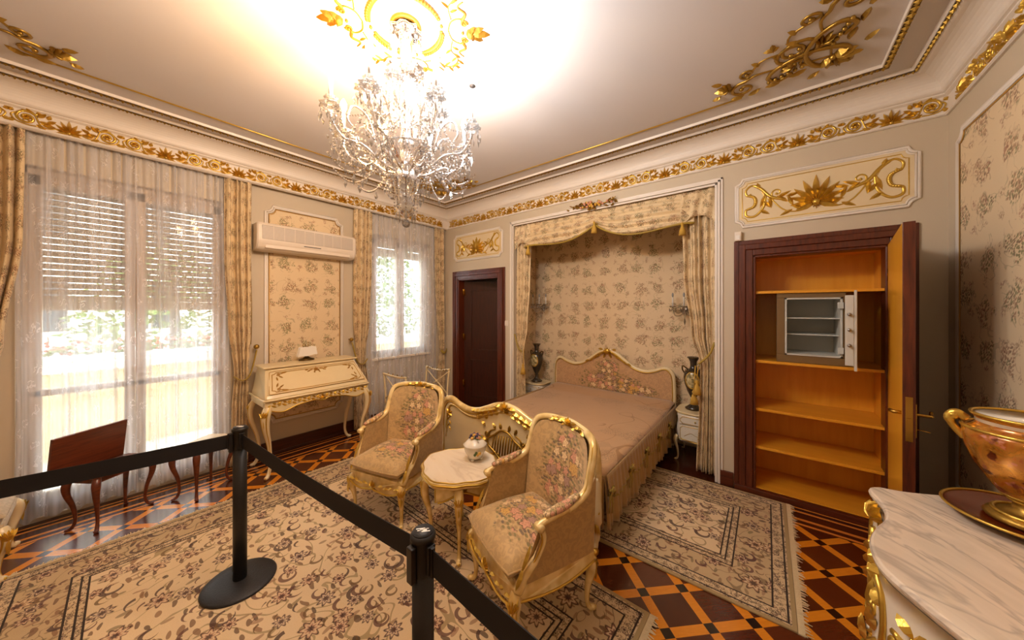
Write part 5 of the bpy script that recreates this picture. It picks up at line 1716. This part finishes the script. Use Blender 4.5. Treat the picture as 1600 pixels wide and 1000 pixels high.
# ---------------------------------------------------------------- window bench with lattice arms
root = empty('window_bench', (-3.74, 2.62, 0), label='small cream bench with lattice ends in front of the corner window', cat='bench')
mb = MB(); mb.box(-.25, .25, -.32, .32, .36, .42); mb.build('seat_frame', M['cream'], root, bevel=.006)
mb = MB(); mb.grid(lambda u, v: (-.24+.48*u, -.31+.62*v, .42+.04*(1-(2*u-1)**6)*(1-(2*v-1)**6)), 14, 14); mb.box(-.24, .24, -.31, .31, .415, .422); mb.build('seat_cushion', M['uph_grey'], root)
for s_ in (-1, 1):
    mb = MB()
    y = s_*.325
    top = crom([(-.255, y+s_*.02, .79), (-.1, y, .775), (.1, y, .775), (.265, y+s_*.02, .80)], 5)
    mb.tube(top, .014, 8)
    for x in (-.24, .245): mb.tube(crom([(x, y*.98, .40), (x, y, .6), (x*1.04, y+s_*.015, .785)], 5), .013, 8)
    for (p, q) in (((-.24, .46), (.24, .76)), ((-.24, .76), (.24, .46))): mb.tube([(p[0], y, p[1]), (q[0], y, q[1])], .008, 8)
    mb.ball((0, y, .61), .022, 8, 6)
    ar = mb.build('arm', M['cream'], root)
    mb = MB()
    for k in range(9): leaf(mb, lambda a, b, h: (a, y-s_*.012, b+h), -.2+.05*k, .785, .3*(-1)**k, .045, .018, .012)
    mb.build('arm_gilding', M['gold_dark'], ar)
for (x, y) in ((-.22, -.29), (.22, -.29), (-.22, .29), (.22, .29)):
    leg(root, M['cream'], None, (x, y, .38), (x, y, 0), (math.copysign(.7, x), math.copysign(.7, y)), .024, .010, .014)

# ---------------------------------------------------------------- small tables at the balcony window
def nest_table(loc, rz, sx, sy, h, label, matn, topm, board):
    root = empty('side_table', loc, rz, label=label, cat='side table', group='small wooden tables at the balcony window')
    mb = MB()
    o2 = notch(-sx-.035, sx+.035, -sy-.035, sy+.035, .018)
    mb.prism(o2, [(.006, h-.022), (0, h-.016), (0, h-.006), (.006, h)]); mb.build('table_top', topm, root)
    mb = MB(); mb.box(-sx, sx, -sy, sy, h-.07, h-.02); mb.build('apron', matn, root, bevel=.003)
    for (x, y) in ((-sx, -sy), (sx, -sy), (-sx, sy), (sx, sy)):
        leg(root, matn, None, (x, y, h-.03), (x, y, 0), (math.copysign(.7, x), math.copysign(.7, y)), .022, .010, .013)
    if board:
        mb = MB(); bm = Matrix.Translation((.06, -sy-.02, h+.002)) @ Matrix.Rotation(radians(-7), 4, 'X')
        mb.box(-.215, .215, -.010, .010, 0, .30, bm); mb.build('raised_flap', M['red_wood'], root, bevel=.003)
nest_table((-4.06, .025, 0), radians(-54), .16, .098, .42, 'small red brown table with an upright board in front of the balcony curtain', M['red_wood'], M['red_wood'], True)
nest_table((-4.02, .55, 0), radians(-56+4), .155, .085, .44, 'small pale topped table beside the black stanchion post', M['red_wood'], M['marble_tea'], False)

# stool whose corner peeks in at the left edge
root = empty('upholstered_stool', (-3.86, -.66, 0), label='gilded upholstered stool cut off by the left edge of the photo', cat='stool')
mb = MB(); mb.box(-.24, .24, -.27, .27, .29, .345); mb.build('seat_frame', M['uph_grey'], root, bevel=.012)
mb = MB()
def stc(u, v, top):
    a, b = u*2-1, v*2-1; e = max(abs(a), abs(b))
    return (a*.245, b*.275, .385 + (1 if top else -.85)*.042*(1-e**6)**.5)
mb.grid(lambda u, v: stc(u, v, True), 20, 20); mb.grid(lambda u, v: stc(1-u, v, False), 20, 20); mb.build('seat_cushion', M['uph_grey'], root)
for (x, y) in ((-.22, -.25), (.22, -.25), (-.22, .25), (.22, .25)):
    leg(root, M['cream'], M['gold'], (x, y, .31), (x, y, 0), (math.copysign(.7, x), math.copysign(.7, y)), .034, .014, .018)

# ---------------------------------------------------------------- commode, dish and urn
root = empty('commode', (.62, 1.70, 0), label='white and gold commode with serpentine marble top in the right foreground', cat='commode')
cxo, cyo = .62, 1.70
key = [(.95, .80), (.62, .82), (.48, .95), (.45, 1.08), (.425, 1.2), (.375, 1.3), (.325, 1.38), (.272, 1.48), (.258, 1.56), (.266, 1.66), (.296, 1.76), (.334, 1.85), (.350, 1.94), (.345, 2.02), (.335, 2.09), (.342, 2.135), (.372, 2.165)]
far = [(.45, 2.18), (.56, 2.235), (.70, 2.32), (.84, 2.43), (.95, 2.46)]
ol = crom(key, 5)[:-1] + crom([key[-1]] + far, 4)
ol = [(a-cxo, b-cyo) for a, b in ol]
ol = list(reversed(ol))
def area(p): return sum(a[0]*b[1]-b[0]*a[1] for a, b in zip(p, p[1:]+p[:1]))/2
if area(ol) < 0: ol.reverse()
TZ = .85
mb = MB(); mb.prism(ol, [(.022, TZ-.040), (.012, TZ-.036), (.010, TZ-.026), (.002, TZ-.022), (0, TZ-.012), (.004, TZ-.003), (.010, TZ)]); mb.build('marble_top', M['marble'], root)
mb = MB()
bl = [(.035, TZ-.04), (.045, TZ-.10), (.030, TZ-.22), (.018, TZ-.34), (.028, TZ-.48), (.06, TZ-.60), (.08, TZ-.66)]
def shr(p, k): return (p[0]*(1-k*.9)+.03*k if p[0] < .3 else p[0], p[1]*(1-k*.6))
vs = []; n = len(ol)
for k_, z in bl:
    for p in ol: q = shr(p, k_); vs.append((q[0], q[1], z))
fs = [(i*n+k, i*n+(k+1) % n, (i+1)*n+(k+1) % n, (i+1)*n+k) for i in range(len(bl)-1) for k in range(n)]
fs += [tuple(range(n)), tuple((len(bl)-1)*n+k for k in range(n-1, -1, -1))]
mb.add(vs, fs, True); bd = mb.build('body', M['porcelain'], root)
# outline sampling for mounts
def on_body(i, z):
    ks = bl
    for (k0, z0), (k1, z1) in zip(ks, ks[1:]):
        if z1 <= z <= z0: k_ = k0+(k1-k0)*(z0-z)/(z0-z1); break
    else: k_ = ks[-1][0]
    p = ol[i % n]; a = ol[(i-1) % n]; b = ol[(i+1) % n]
    q = shr(p, k_); dx, dy = b[0]-a[0], b[1]-a[1]; L_ = math.hypot(dx, dy) or 1
    return Vector((q[0], q[1], z)), Vector((dy/L_, -dx/L_, 0)), Vector((dx/L_, dy/L_, 0))
def nearest(px, py): return min(range(n), key=lambda i: (ol[i][0]+cxo-px)**2+(ol[i][1]+cyo-py)**2)
def bf(px, py):
    i0 = nearest(px, py)
    def f(a, b, h):
        p, nn, tt = on_body(i0, TZ-.04+b)
        # walk along outline by a
        i = i0; rest = abs(a); st_ = 1 if a > 0 else -1
        while rest > 0:
            u, v_ = ol[i % n], ol[(i+st_) % n]; d = math.hypot(u[0]-v_[0], u[1]-v_[1])
            if d > rest: break
            rest -= d; i += st_
        p, nn, tt = on_body(i, TZ-.04+b)
        return tuple(p + tt*(st_*rest) + nn*h)
    return f
mb = MB()
f1 = bf(.345, 2.06)
for q in range(7): leaf(mb, f1, 0, -.07, pi/2+(q-3)*.35, .085, .032, .03)
for q in range(6): leaf(mb, f1, 0, -.12-.03*q, -pi/2+(-1)**q*.5, .09, .035, .03)
rtube(mb, f1, [(.0, -.10-.05*i) for i in range(10)], .016, 8, .008)
for s_ in (1, -1):
    rtube(mb, f1, crom([(s_*.03, -.02), (s_*.05, -.12), (s_*.03, -.22), (s_*.045, -.34), (s_*.02, -.46)], 5), .009, 6, .004)
f2 = bf(.268, 1.66)
for s_ in (1, -1):
    g = lambda a, b, h, s_=s_: f2(a*s_, b, h)
    rtube(mb, g, crom([(.0, -.33), (.09, -.30), (.15, -.20), (.14, -.08), (.09, -.03)], 6), .011, 7, .004)
    scroll(mb, g, .055, -.16, .035, 1.2, 1.2, 1, .010, tail=((.0, -.24), (.03, -.20)))
    for (x_, y_, an, Ln) in ((.01,-.26,1.2,.11),(.03,-.25,.8,.11),(.05,-.27,.3,.10),(.0,-.22,1.5,.12),(.10,-.05,2.0,.06),(.12,-.12,2.4,.06),(.02,-.30,-.6,.10)):
        leaf(mb, g, x_, y_, an, Ln, .035, .022)
f3 = bf(.30, 1.42)
for s_ in (1, -1):
    g = lambda a, b, h, s_=s_: f3(a*s_, b, h)
    scroll(mb, g, .05, -.16, .03, 1.2, 1.2, 1, .010, tail=((.0, -.10), (.02, -.13)))
    for (x_, y_, an, Ln) in ((.0,-.10,.6,.06),(.03,-.18,-.9,.07)): leaf(mb, g, x_, y_, an, Ln, .03, .02)
f4 = bf(.70, 2.32)
for s_ in (1, -1):
    rtube(mb, lambda a, b, h, s_=s_: f4(a*s_, b, h), crom([(.0, -.45), (.16, -.40), (.2, -.2), (.15, -.06), (.0, -.04)], 6), .008, 7, .004)
mb.build('gilt_mounts', M['gold'], bd)
for (px, py) in ((.36, 2.10), (.86, 2.38), (.52, 1.0), (.88, .9)):
    i = nearest(px, py); p, nn, _ = on_body(i, TZ-.60)
    p2 = p - nn*.03
    leg(root, M['porcelain'], M['gold'], (p2.x, p2.y, .26), (p2.x+nn.x*.01, p2.y+nn.y*.01, 0), (nn.x, nn.y), .045, .018, .024)

root = empty('porcelain_dish', (.735, 2.09, TZ), label='maroon and gold glazed dish under the urn on the marble commode', cat='dish')
mb = MB(); mb.lathe([(.10, .0), (.11, .006), (.175, .022), (.198, .034), (.200, .038), (.188, .034), (.12, .016), (.001, .012)], 40); mb.build('plate', M['dish'], root)
mb = MB(); mb.tube([(.199*cos(a), .199*sin(a), .037) for a in [i*pi/24 for i in range(48)]], .005, 6, closed=True)
for s_ in (pi*1.42, pi*.42):
    mb.tube(crom([(.19*cos(s_-.12), .19*sin(s_-.12), .03), (.225*cos(s_-.06), .225*sin(s_-.06), .025), (.225*cos(s_+.06), .225*sin(s_+.06), .025), (.19*cos(s_+.12), .19*sin(s_+.12), .03)], 5), .008, 8)
mb.build('gilt_rim', M['gold'], root)
root = empty('porcelain_urn', (.74, 2.095, TZ+.017), label='gold and amber painted porcelain urn on the marble commode', cat='urn')
mb = MB(); mb.lathe([(.102, 0), (.108, .010), (.10, .022), (.07, .032), (.045, .045), (.040, .075), (.05, .085)], 32); mb.build('foot', M['gold_dark'], root)
mb = MB(); mb.lathe([(.045, .082), (.075, .10), (.085, .115), (.10, .14), (.128, .19), (.148, .25), (.156, .30), (.154, .325), (.134, .335), (.124, .345), (.124, .362), (.132, .375), (.134, .380)], 36, caps=False); ub = mb.build('bowl', M['urn'], root)
mb = MB(); mb.lathe([(.131, .378), (.125, .376), (.122, .30), (.08, .2), (.001, .17)], 36); mb.build('inner_glaze', M['porcelain'], root)
mb = MB()
for z, r in ((.380, .132), (.328, .154), (.095, .066), (.03, .085), (.078, .05)):
    mb.tube([(r*cos(a), r*sin(a), z) for a in [i*pi/24 for i in range(48)]], .006, 8, closed=True)
mb.build('gilt_bands', M['gold'], root)
for a in (radians(166), radians(-14)):
    c_, s_ = cos(a), sin(a)
    pts = crom([(.145*c_, .145*s_, .27), (.172*c_, .172*s_, .31), (.182*c_, .182*s_, .345), (.165*c_, .165*s_, .365), (.14*c_, .14*s_, .345)], 5)
    mb = MB(); mb.tube(pts, [.012]*8+[.015]*13, 10); mb.ball((.172*c_, .172*s_, .352), .018, 10, 7); mb.build('handle', M['gold'], root)

# ---------------------------------------------------------------- stanchions and belts
def stanchion(x, y, label, logo=True):
    root = empty('stanchion', (x, y, .012), label=label, cat='stanchion', group='black barrier posts')
    mb = MB(); mb.lathe([(.178, 0), (.180, .006), (.172, .014), (.10, .022), (.045, .026)], 48); mb.build('base', M['black_rough'], root)
    mb = MB(); mb.lathe([(.034, .02), (.034, .84)], 28); mb.build('post', M['black'], root)
    mb = MB(); mb.lathe([(.036, .80), (.036, .905), (.040, .908), (.040, .918), (.034, .925), (.001, .927)], 28); hd = mb.build('belt_head', M['black'], root)
    mb = MB()
    mb.box(-.014, .014, -.052, -.034, .79, .90); mb.box(-.052, -.034, -.014, .014, .79, .90); mb.box(.034, .046, -.014, .014, .81, .90)
    mb.build('belt_clip', M['black'], hd, bevel=.003)
    if logo:
        mb = MB(); mb.lathe([(.033, .9255), (.033, .929), (.001, .930)], 24); cp = mb.build('cap', M['black_rough'], hd)
        mb = MB(); MMl = Matrix.Rotation(radians(50), 4, 'Z')
        for (x0, x1, y0, y1) in ((-.022, .006, .006, .010), (-.010, .012, -.004, .006), (-.004, .022, -.010, -.005), (-.018, .0, -.003, .001), (.0, .018, .003, .0065)):
            mb.box(x0, x1, y0, y1, .930, .9305, MMl)
        mb.build('cap_emblem', M['white_linen'], cp)
    return root
posts = [(-2.484, .497), (-.868, .63)]
stanchion(*posts[0], 'black barrier post with round base beside the small tables')
stanchion(*posts[1], 'nearest black barrier post in front of the tea table')
def belt(p, q, za, zb, label, sag=.01):
    d = Vector((q[0]-p[0], q[1]-p[1], 0)); L_ = d.length; d.normalize()
    nrm = Vector((-d.y, d.x, 0))
    m0 = ((p[0]+q[0])/2, (p[1]+q[1])/2)
    root = empty('barrier_belt', (m0[0], m0[1], .86), label=label, cat='barrier belt', group='black barrier belts')
    mb = MB()
    n = 30; vs = []
    for i in range(n+1):
        t_ = i/n; l_ = .034+(L_-.068)*t_ - L_/2
        s_ = sag*4*t_*(1-t_)
        for (o_, z) in ((-.0015, za), (.0015, za), (.0015, zb), (-.0015, zb)):
            vs.append((d.x*l_+nrm.x*o_, d.y*l_+nrm.y*o_, z-s_-.86))
    fs = []
    for i in range(n):
        for k in range(4):
            l = (k+1) % 4; fs.append((i*4+k, i*4+l, (i+1)*4+l, (i+1)*4+k))
    fs += [(3, 2, 1, 0), (n*4, n*4+1, n*4+2, n*4+3)]
    mb.add(vs, fs); mb.build('webbing', M['belt'], root)
    mb = MB()
    for s_ in (-1, 1):
        l_ = s_*(L_/2-.045)
        mb.box(-.012, .012, -.006, .006, za-.865, zb-.855, Matrix.Translation((d.x*l_, d.y*l_, 0)) @ Matrix.Rotation(math.atan2(d.y, d.x), 4, 'Z'))
    mb.build('end_clip', M['black'], root)
belt(posts[0], posts[1], .825, .905, 'black belt running diagonally between the two barrier posts', .015)
third = (-2.79, -1.00)
belt(third, posts[0], .825, .905, 'black belt leading from the far post out of the left edge', .012)
belt(posts[1], (.72, .56), .825, .905, 'black belt leading from the near post to the bottom edge', .01)
stanchion(*third, 'black barrier post beyond the left edge of the photo', False)
stanchion(.72, .56, 'black barrier post beyond the bottom edge of the photo', False)

# ---------------------------------------------------------------- rugs
def rug(loc, rz, hx, hy, mat, label):
    root = empty('persian_rug', loc, rz, label=label, cat='rug')
    mb = MB(); mb.box(-hx, hx, -hy, hy, 0, .011); mb.build('pile', mat, root, bevel=.003)
    mb = MB(); rd = random.Random(2)
    for s_ in (1, -1):
        mb = MB(); k = 0; y = -hy
        while y < hy:
            L_ = rd.uniform(.035, .062); dy = rd.uniform(-.014, .014); wv = .010
            mb.add([(s_*hx, y, .006), (s_*hx, y+wv, .006), (s_*(hx+L_), y+wv*.7+dy, .002), (s_*(hx+L_), y+dy+.002, .002), (s_*(hx+L_*.5), y+wv*.5+dy*.3, .009)],
                   [(0, 1, 4), (1, 2, 4), (2, 3, 4), (3, 0, 4)] if s_ < 0 else [(0, 4, 1), (1, 4, 2), (2, 4, 3), (3, 4, 0)])
            y += .0115
        mb.box(*sorted((s_*(hx-.002), s_*(hx+.028))), -hy, hy, .0005, .006)
        mb.build('fringe', M['fringe'], root)
rug((-2.07, .70, 0), radians(-1.5), 1.53, 1.165, M['rug1'], 'large cream floral persian rug under the armchairs and barrier')
rug((-.76, 2.865, 0), radians(.5), .86, .69, M['rug2'], 'smaller floral persian rug beside the bed in front of the cupboard')

# ---------------------------------------------------------------- built-in cupboard with open door
root = empty('built_in_cupboard', (.275, YB, 0), label='open built-in cupboard lined with orange veneer in a mahogany frame', cat='cupboard')
mb = MB()
door_frame(mb, CLO[0]+.005, CLO[1]-.005, CLO[2], .14, .035)
mb.v = [(a-.275, b-YB, c_) for a, b, c_ in mb.v]
fr = mb.build('door_frame', M['mahogany'], root, bevel=.005)
CD = 4.10-YB
x0, x1 = CLO[0]-.275-.0, CLO[1]-.275+.0
mb = MB(); mb.box(x0-.02, x1+.02, CD, CD+.02, .03, 2.14); mb.build('back_panel', M['orange_wood'], root)
mb = MB(); mb.box(x0-.02, x0, .1205, CD, .03, 2.14); mb.build('side_panel', M['orange_wood'], root)
mb = MB(); mb.box(x1, x1+.02, .1205, CD, .03, 2.14); mb.build('side_panel', M['orange_wood'], root)
mb = MB(); mb.box(x0-.02, x1+.02, .1205, CD+.02, 2.12, 2.14); mb.build('top_panel', M['orange_shelf'], root)
mb = MB(); mb.box(x0, x1, .0, CD, .03, .055); mb.box(x0-.1, x1+.1, -.03, .02, 0, .045); mb.build('floor_panel', M['orange_shelf'], root, bevel=.003)
mb = MB(); mb.box(x0-.13, x1+.13, -.045, -.0, 0, .05); mb.build('threshold', M['mahogany_x'], root, bevel=.005)
for z_ in (1.80, 1.185, .757, .419):
    mb = MB(); mb.box(x0, x1, .012, CD, z_-.022, z_); sh = mb.build('shelf', M['orange_shelf'], root, bevel=.002)
# open leaf: hinged on the right jamb, swung into the room
hx_, hy_ = .672-.275, -.01
ang = math.atan2(-.90, -.115)       # direction from hinge to free edge
LM = Matrix.Translation((hx_, hy_, 0)) @ Matrix.Rotation(ang, 4, 'Z')
mb = MB(); mb.box(0, .905, .0, .012, .055, 2.115, LM); lf_ = mb.build('door', M['orange_wood'], root)
mb = MB(); mb.box(0, .906, .012, .046, .05, 2.118, LM); mb.box(.896, .912, .0, .046, .05, 2.118, LM)
for (a, b, c_, d_) in ((.12, .78, 1.0, 1.98), (.12, .78, .18, .86)):
    for (e0, e1, f0, f1) in ((a, b, c_, c_+.02), (a, b, d_-.02, d_), (a, a+.02, c_, d_), (b-.02, b, c_, d_)): mb.box(e0, e1, .046, .054, f0, f1, LM)
mb.build('door_facing', M['mahogany'], lf_, bevel=.002)
mb = MB(); mb.box(.911, .914, .010, .036, .93, 1.17, LM); mb.box(.912, .922, .016, .028, 1.03, 1.055, LM); mb.build('lock_plate', M['brass'], lf_)
mb = MB()
hd_ = [(.86, .046, 1.07), (.86, .095, 1.07), (.855, .105, 1.07), (.80, .108, 1.06), (.77, .112, 1.075)]
mb.tube([LM @ Vector(p) for p in crom(hd_, 5)], .008, 8); mb.box(.84, .885, .046, .052, .95, 1.13, LM)
mb.tube([LM @ Vector(p) for p in [(.86, 0, 1.07), (.86, -.03, 1.07), (.83, -.04, 1.07)]], .010, 8)
mb.tube([LM @ Vector(p) for p in [(.86, .05, .99), (.86, .10, .985)]], .003, 6)
mb.build('lever_handle', M['brass'], lf_)
mb = MB()
for z_ in (.3, 1.1, 1.85):
    mb = MB(); mb.tube([(hx_+.004, hy_-.006, z_), (hx_+.004, hy_-.006, z_+.09)], .008, 8); mb.build('hinge', M['brass'], lf_)

# safe on the second shelf
root = empty('safe', (.275, YB+.03, 1.186), label='grey steel safe standing open on the middle cupboard shelf', cat='safe')
sx0, sx1, sz = .035-.275, .46-.275, .60
mb = MB()
mb.box(sx0, sx0+.055, 0, .38, .065, sz-.05); mb.box(sx1-.02, sx1, 0, .38, .065, sz-.05); mb.box(sx0, sx1, 0, .38, sz-.05, sz); mb.box(sx0, sx1, 0, .38, 0, .065); mb.box(sx0, sx1, .38, .40, 0, sz)
mb.build('body', M['safe_body'], root, bevel=.004)
a0, a1, b0, b1 = sx0+.055, sx1-.02, .065, sz-.05
mb = MB(); mb.box(a0, a0+.012, -.006, .375, b0, b1); mb.box(a1-.012, a1, -.006, .375, b0, b1); mb.box(a0, a1, -.006, .375, b1-.012, b1); mb.box(a0, a1, -.006, .375, b0, b0+.012); mb.box(a0, a1, .36, .375, b0, b1)
mb.build('lining', M['safe_grey'], root)
for z_ in (.235, .375):
    mb = MB(); mb.box(a0+.012, a1-.012, .06 if z_ < .3 else .02, .36, z_, z_+.008); mb.build('inner_shelf', M['safe_grey'], root)
DM = Matrix.Translation((sx1-.002, -.012, 0)) @ Matrix.Rotation(radians(-98), 4, 'Z')
mb = MB(); mb.box(.0, .36, .0, .045, .055, sz-.045, DM); mb.box(.0, .36, .045, .06, .02, sz-.01, DM); dr = mb.build('door', M['safe_grey'], root, bevel=.003)
mb = MB(); mb.box(.36, .362, .004, .042, .06, sz-.05, DM); mb.build('bolt_plate', M['safe_grey'], dr)
mb = MB()
for z_ in (.20, .31, .42): mb.tube([DM @ Vector((.36, .022, z_)), DM @ Vector((.385, .022, z_))], .011, 12)
mb.build('bolts', M['steel'], dr)
mb = MB()
for z_ in (.10, .46):
    mb = MB(); mb.box(a1-.03, a1+.004, -.03, -.004, z_, z_+.05); mb.build('hinge', M['safe_grey'], root, bevel=.002)

# ---------------------------------------------------------------- chandelier
root = empty('crystal_chandelier', (CX, CY, ZC), label='large crystal chandelier with candle bulbs under the gilded ceiling rose', cat='chandelier')
mb = MB()
stem = [(.055, -.02), (.060, -.035), (.045, -.06), (.035, -.12), (.030, -.22), (.04, -.27), (.030, -.30), (.022, -.34), (.028, -.40), (.045, -.46), (.03, -.52), (.022, -.58), (.03, -.66), (.05, -.70), (.035, -.74), (.03, -.80), (.06, -.86),
        (.075, -.90), (.06, -.96), (.035, -1.02), (.06, -1.05), (.035, -1.09), (.001, -1.12)]
mb.lathe(stem, 16, lobes=8, lobe=.05); mb.build('glass_stem', M['crystal'], root)
mb = MB(); mb.lathe([(.001, -.0), (.06, -.002), (.055, -.03), (.02, -.045)], 20); mb.build('ceiling_cup', M['gold'], root)
mb = MB(); mb.lathe([(.03, -.80), (.09, -.765), (.135, -.72), (.14, -.715), (.13, -.725), (.085, -.785), (.03, -.82)], 28, lobes=14, lobe=.03, caps=False); mb.build('glass_bowl', M['crystal'], root)
mb = MB(); mb.lathe([(.02, -.055), (.06, -.06), (.085, -.04), (.088, -.045), (.06, -.07), (.02, -.07)], 20, lobes=8, lobe=.12, caps=False); mb.build('canopy_dish', M['crystal'], root)
mb = MB(); mb.lathe([(.02, -.29), (.07, -.275), (.10, -.25), (.10, -.256), (.07, -.29), (.02, -.30)], 24, lobes=12, lobe=.06, caps=False); mb.build('canopy_dish', M['crystal'], root)
# crystal festoons
mb = MB()
for k in range(10):
    a = 2*pi*k/10; b = 2*pi*(k+1)/10
    for (r0, z0, r1, z1, sg, nn, br) in ((.085, -.06, .10, -.27, -.03, 16, .006), (.10, -.27, .10, -.27, .06, 12, .006), (.10, -.27, .14, -.50, .0, 14, .006), (.14, -.50, .14, -.72, -.02, 12, .007)):
        same = (r0, z0) == (r1, z1)
        p = (r0*cos(a), r0*sin(a), z0); q = (r1*cos(b if same else a), r1*sin(b if same else a), z1)
        bead_chain(mb, p, q, sg, br, nn)
    for (r, z, h) in ((.085, -.08, .022), (.10, -.30, .028), (.14, -.54, .03), (.14, -.76, .028)): drop(mb, (r*cos(a), r*sin(a), z), .008, h)
mb.build('crystal_strands', M['crystal'], root)
mb = MB()
for k in range(8):
    a = 2*pi*k/8+.2; p = (.075*cos(a), .075*sin(a), -.90); q = (.06*cos(a), .06*sin(a), -1.08)
    bead_chain(mb, p, q, -.02, .007, 12); drop(mb, (.05*cos(a), .05*sin(a), -1.11), .009, .03)
mb.ball((0, 0, -1.145), .024, 12, 8)
mb.build('lower_pendants', M['crystal'], root)
for k in range(12):
    mb = MB()
    a = 2*pi*k/12; bead_chain(mb, (.135*cos(a), .135*sin(a), -.74), (.40*cos(a+.26), .40*sin(a+.26), -.84), .12, .0085, 26)
    drop(mb, (.27*cos(a+.13), .27*sin(a+.13), -.94), .013, .03)
    mb.build('crystal_strand', M['crystal'], root)
rdc = random.Random(11)
def arm_(a, r, zc, candle, lit, warm, upper=False):
    c_, s_ = cos(a), sin(a)
    R_ = lambda rr, z, t_=0: (rr*c_-t_*s_, rr*s_+t_*c_, z)
    mb = MB()
    z0 = -.86 if not upper else -.56
    low = zc-.13 if not upper else zc-.09
    mb.tube(crom([R_(.04, z0), R_(r*.35, z0+.03), R_(r*.6, low), R_(r*.85, low+.01), R_(r*.99, zc-.05), R_(r, zc)], 6), .0075, 8)
    if not upper: mb.tube(crom([R_(r*.45, low+.06), R_(r*.55, low+.16), R_(r*.72, low+.19), R_(r*.80, low+.12), R_(r*.74, low+.08)], 5), .006, 6)
    ar = mb.build('arm', M['crystal'], root)
    tip = R_(r, zc)
    mb = MB()
    mb.lathe([(.012, -.005), (.035, .005), (.052, .022), (.050, .026), (.03, .012), (.012, .008)], 16, tip, lobes=8, lobe=.1, caps=False)
    mb.lathe([(.012, .03), (.022, .038), (.030, .062), (.027, .064), (.016, .042), (.010, .04)], 12, tip, lobes=6, lobe=.12, caps=False)
    mb.build('drip_pan', M['crystal'], ar)
    hz = .05
    mb = MB(); mb.tube([(tip[0], tip[1], tip[2]+.035), (tip[0], tip[1], tip[2]+hz+candle)], .0105, 10); mb.build('candle', M['candle'] if lit else M['candle_grey'], ar)
    bz = tip[2]+hz+candle+.032
    mb = MB(); prof_ = [(.009, -.034), (.016, -.018), (.019, -.002), (.016, .016), (.008, .032), (.001, .042)]
    if not lit: prof_ = [(q*.62, z*.6-.01) for q, z in prof_]
    mb.lathe(prof_, 12, (tip[0], tip[1], bz)); mb.build('bulb', (M['bulb_warm'] if warm else M['bulb_white']) if lit else M['bulb_off'], ar)
    mb = MB()
    for k in range(9):
        an = 2*pi*k/9; x, y = tip[0]+.050*cos(an), tip[1]+.050*sin(an)
        L_ = rdc.uniform(.022, .034)
        mb.octa((x, y, tip[2]+.01), .005, .006); drop(mb, (x, y, tip[2]-.012-L_), .0085, L_)
    nb_ = 2 if upper else 4
    for k in range(nb_):
        rr = r*(.55+.42*k/(nb_-1)); z = low - .01 + (.02 if k in (0, nb_-1) else 0)
        n2 = rdc.randint(3, 7)
        for q in range(n2):
            p = R_(rr+rdc.uniform(-.006, .006), z-.017*q, rdc.uniform(-.006, .006)); mb.octa(p, .0075, .0075)
        p = R_(rr, z-.017*n2-.022); drop(mb, p, .012, .03)
    if not upper:
        for k in range(48):
            p = R_(r*rdc.uniform(.5, 1.02), zc-.05-rdc.random()*.16, rdc.uniform(-.05, .05)); mb.octa(p, rdc.uniform(.006, .011), rdc.uniform(.007, .018))
    mb.build('crystal_drops', M['crystal'], ar)
    if lit:
        ld_ = bpy.data.lights.new('bulb_light', 'POINT'); ld_.energy = (2.6 if upper else 6.2)*(1.6 if warm else 1.0); ld_.shadow_soft_size = .03
        ld_.color = (1, .52, .16) if warm else (.96, .97, 1)
        lo = bpy.data.objects.new('bulb_light', ld_); COL.objects.link(lo); lo.location = (tip[0], tip[1], bz+.055); lo.parent = root
    return tip
tips = []
for k in range(8):
    a = radians(22.5+10+45*k)
    # seen from the camera the left hand side of the chandelier lies towards -x -y
    left = cos(a-radians(38.7+180)) > .2
    tips.append(arm_(a, .385, -.635, .115, True, left))
for k in range(6):
    a = radians(12+60*k); left = cos(a-radians(218.7)) > .2
    arm_(a, .22, -.47, .11, k not in (1, 3), left, True)
for k in range(8):
    mb = MB()
    p, q = tips[k], tips[(k+1) % 8]
    bead_chain(mb, (p[0], p[1], p[2]-.02), (q[0], q[1], q[2]-.02), .13, .008, 20)
    p2 = tuple((u+v_)/2*.98 for u, v_ in zip(p, q)); drop(mb, (p2[0], p2[1], p[2]-.19), .012, .03)
    bead_chain(mb, (.14*cos(radians(32+45*k)), .14*sin(radians(32+45*k)), -.50), (p[0], p[1], p[2]+.02), .06, .0065, 18)
    mb.build('crystal_festoon', M['crystal'], root)
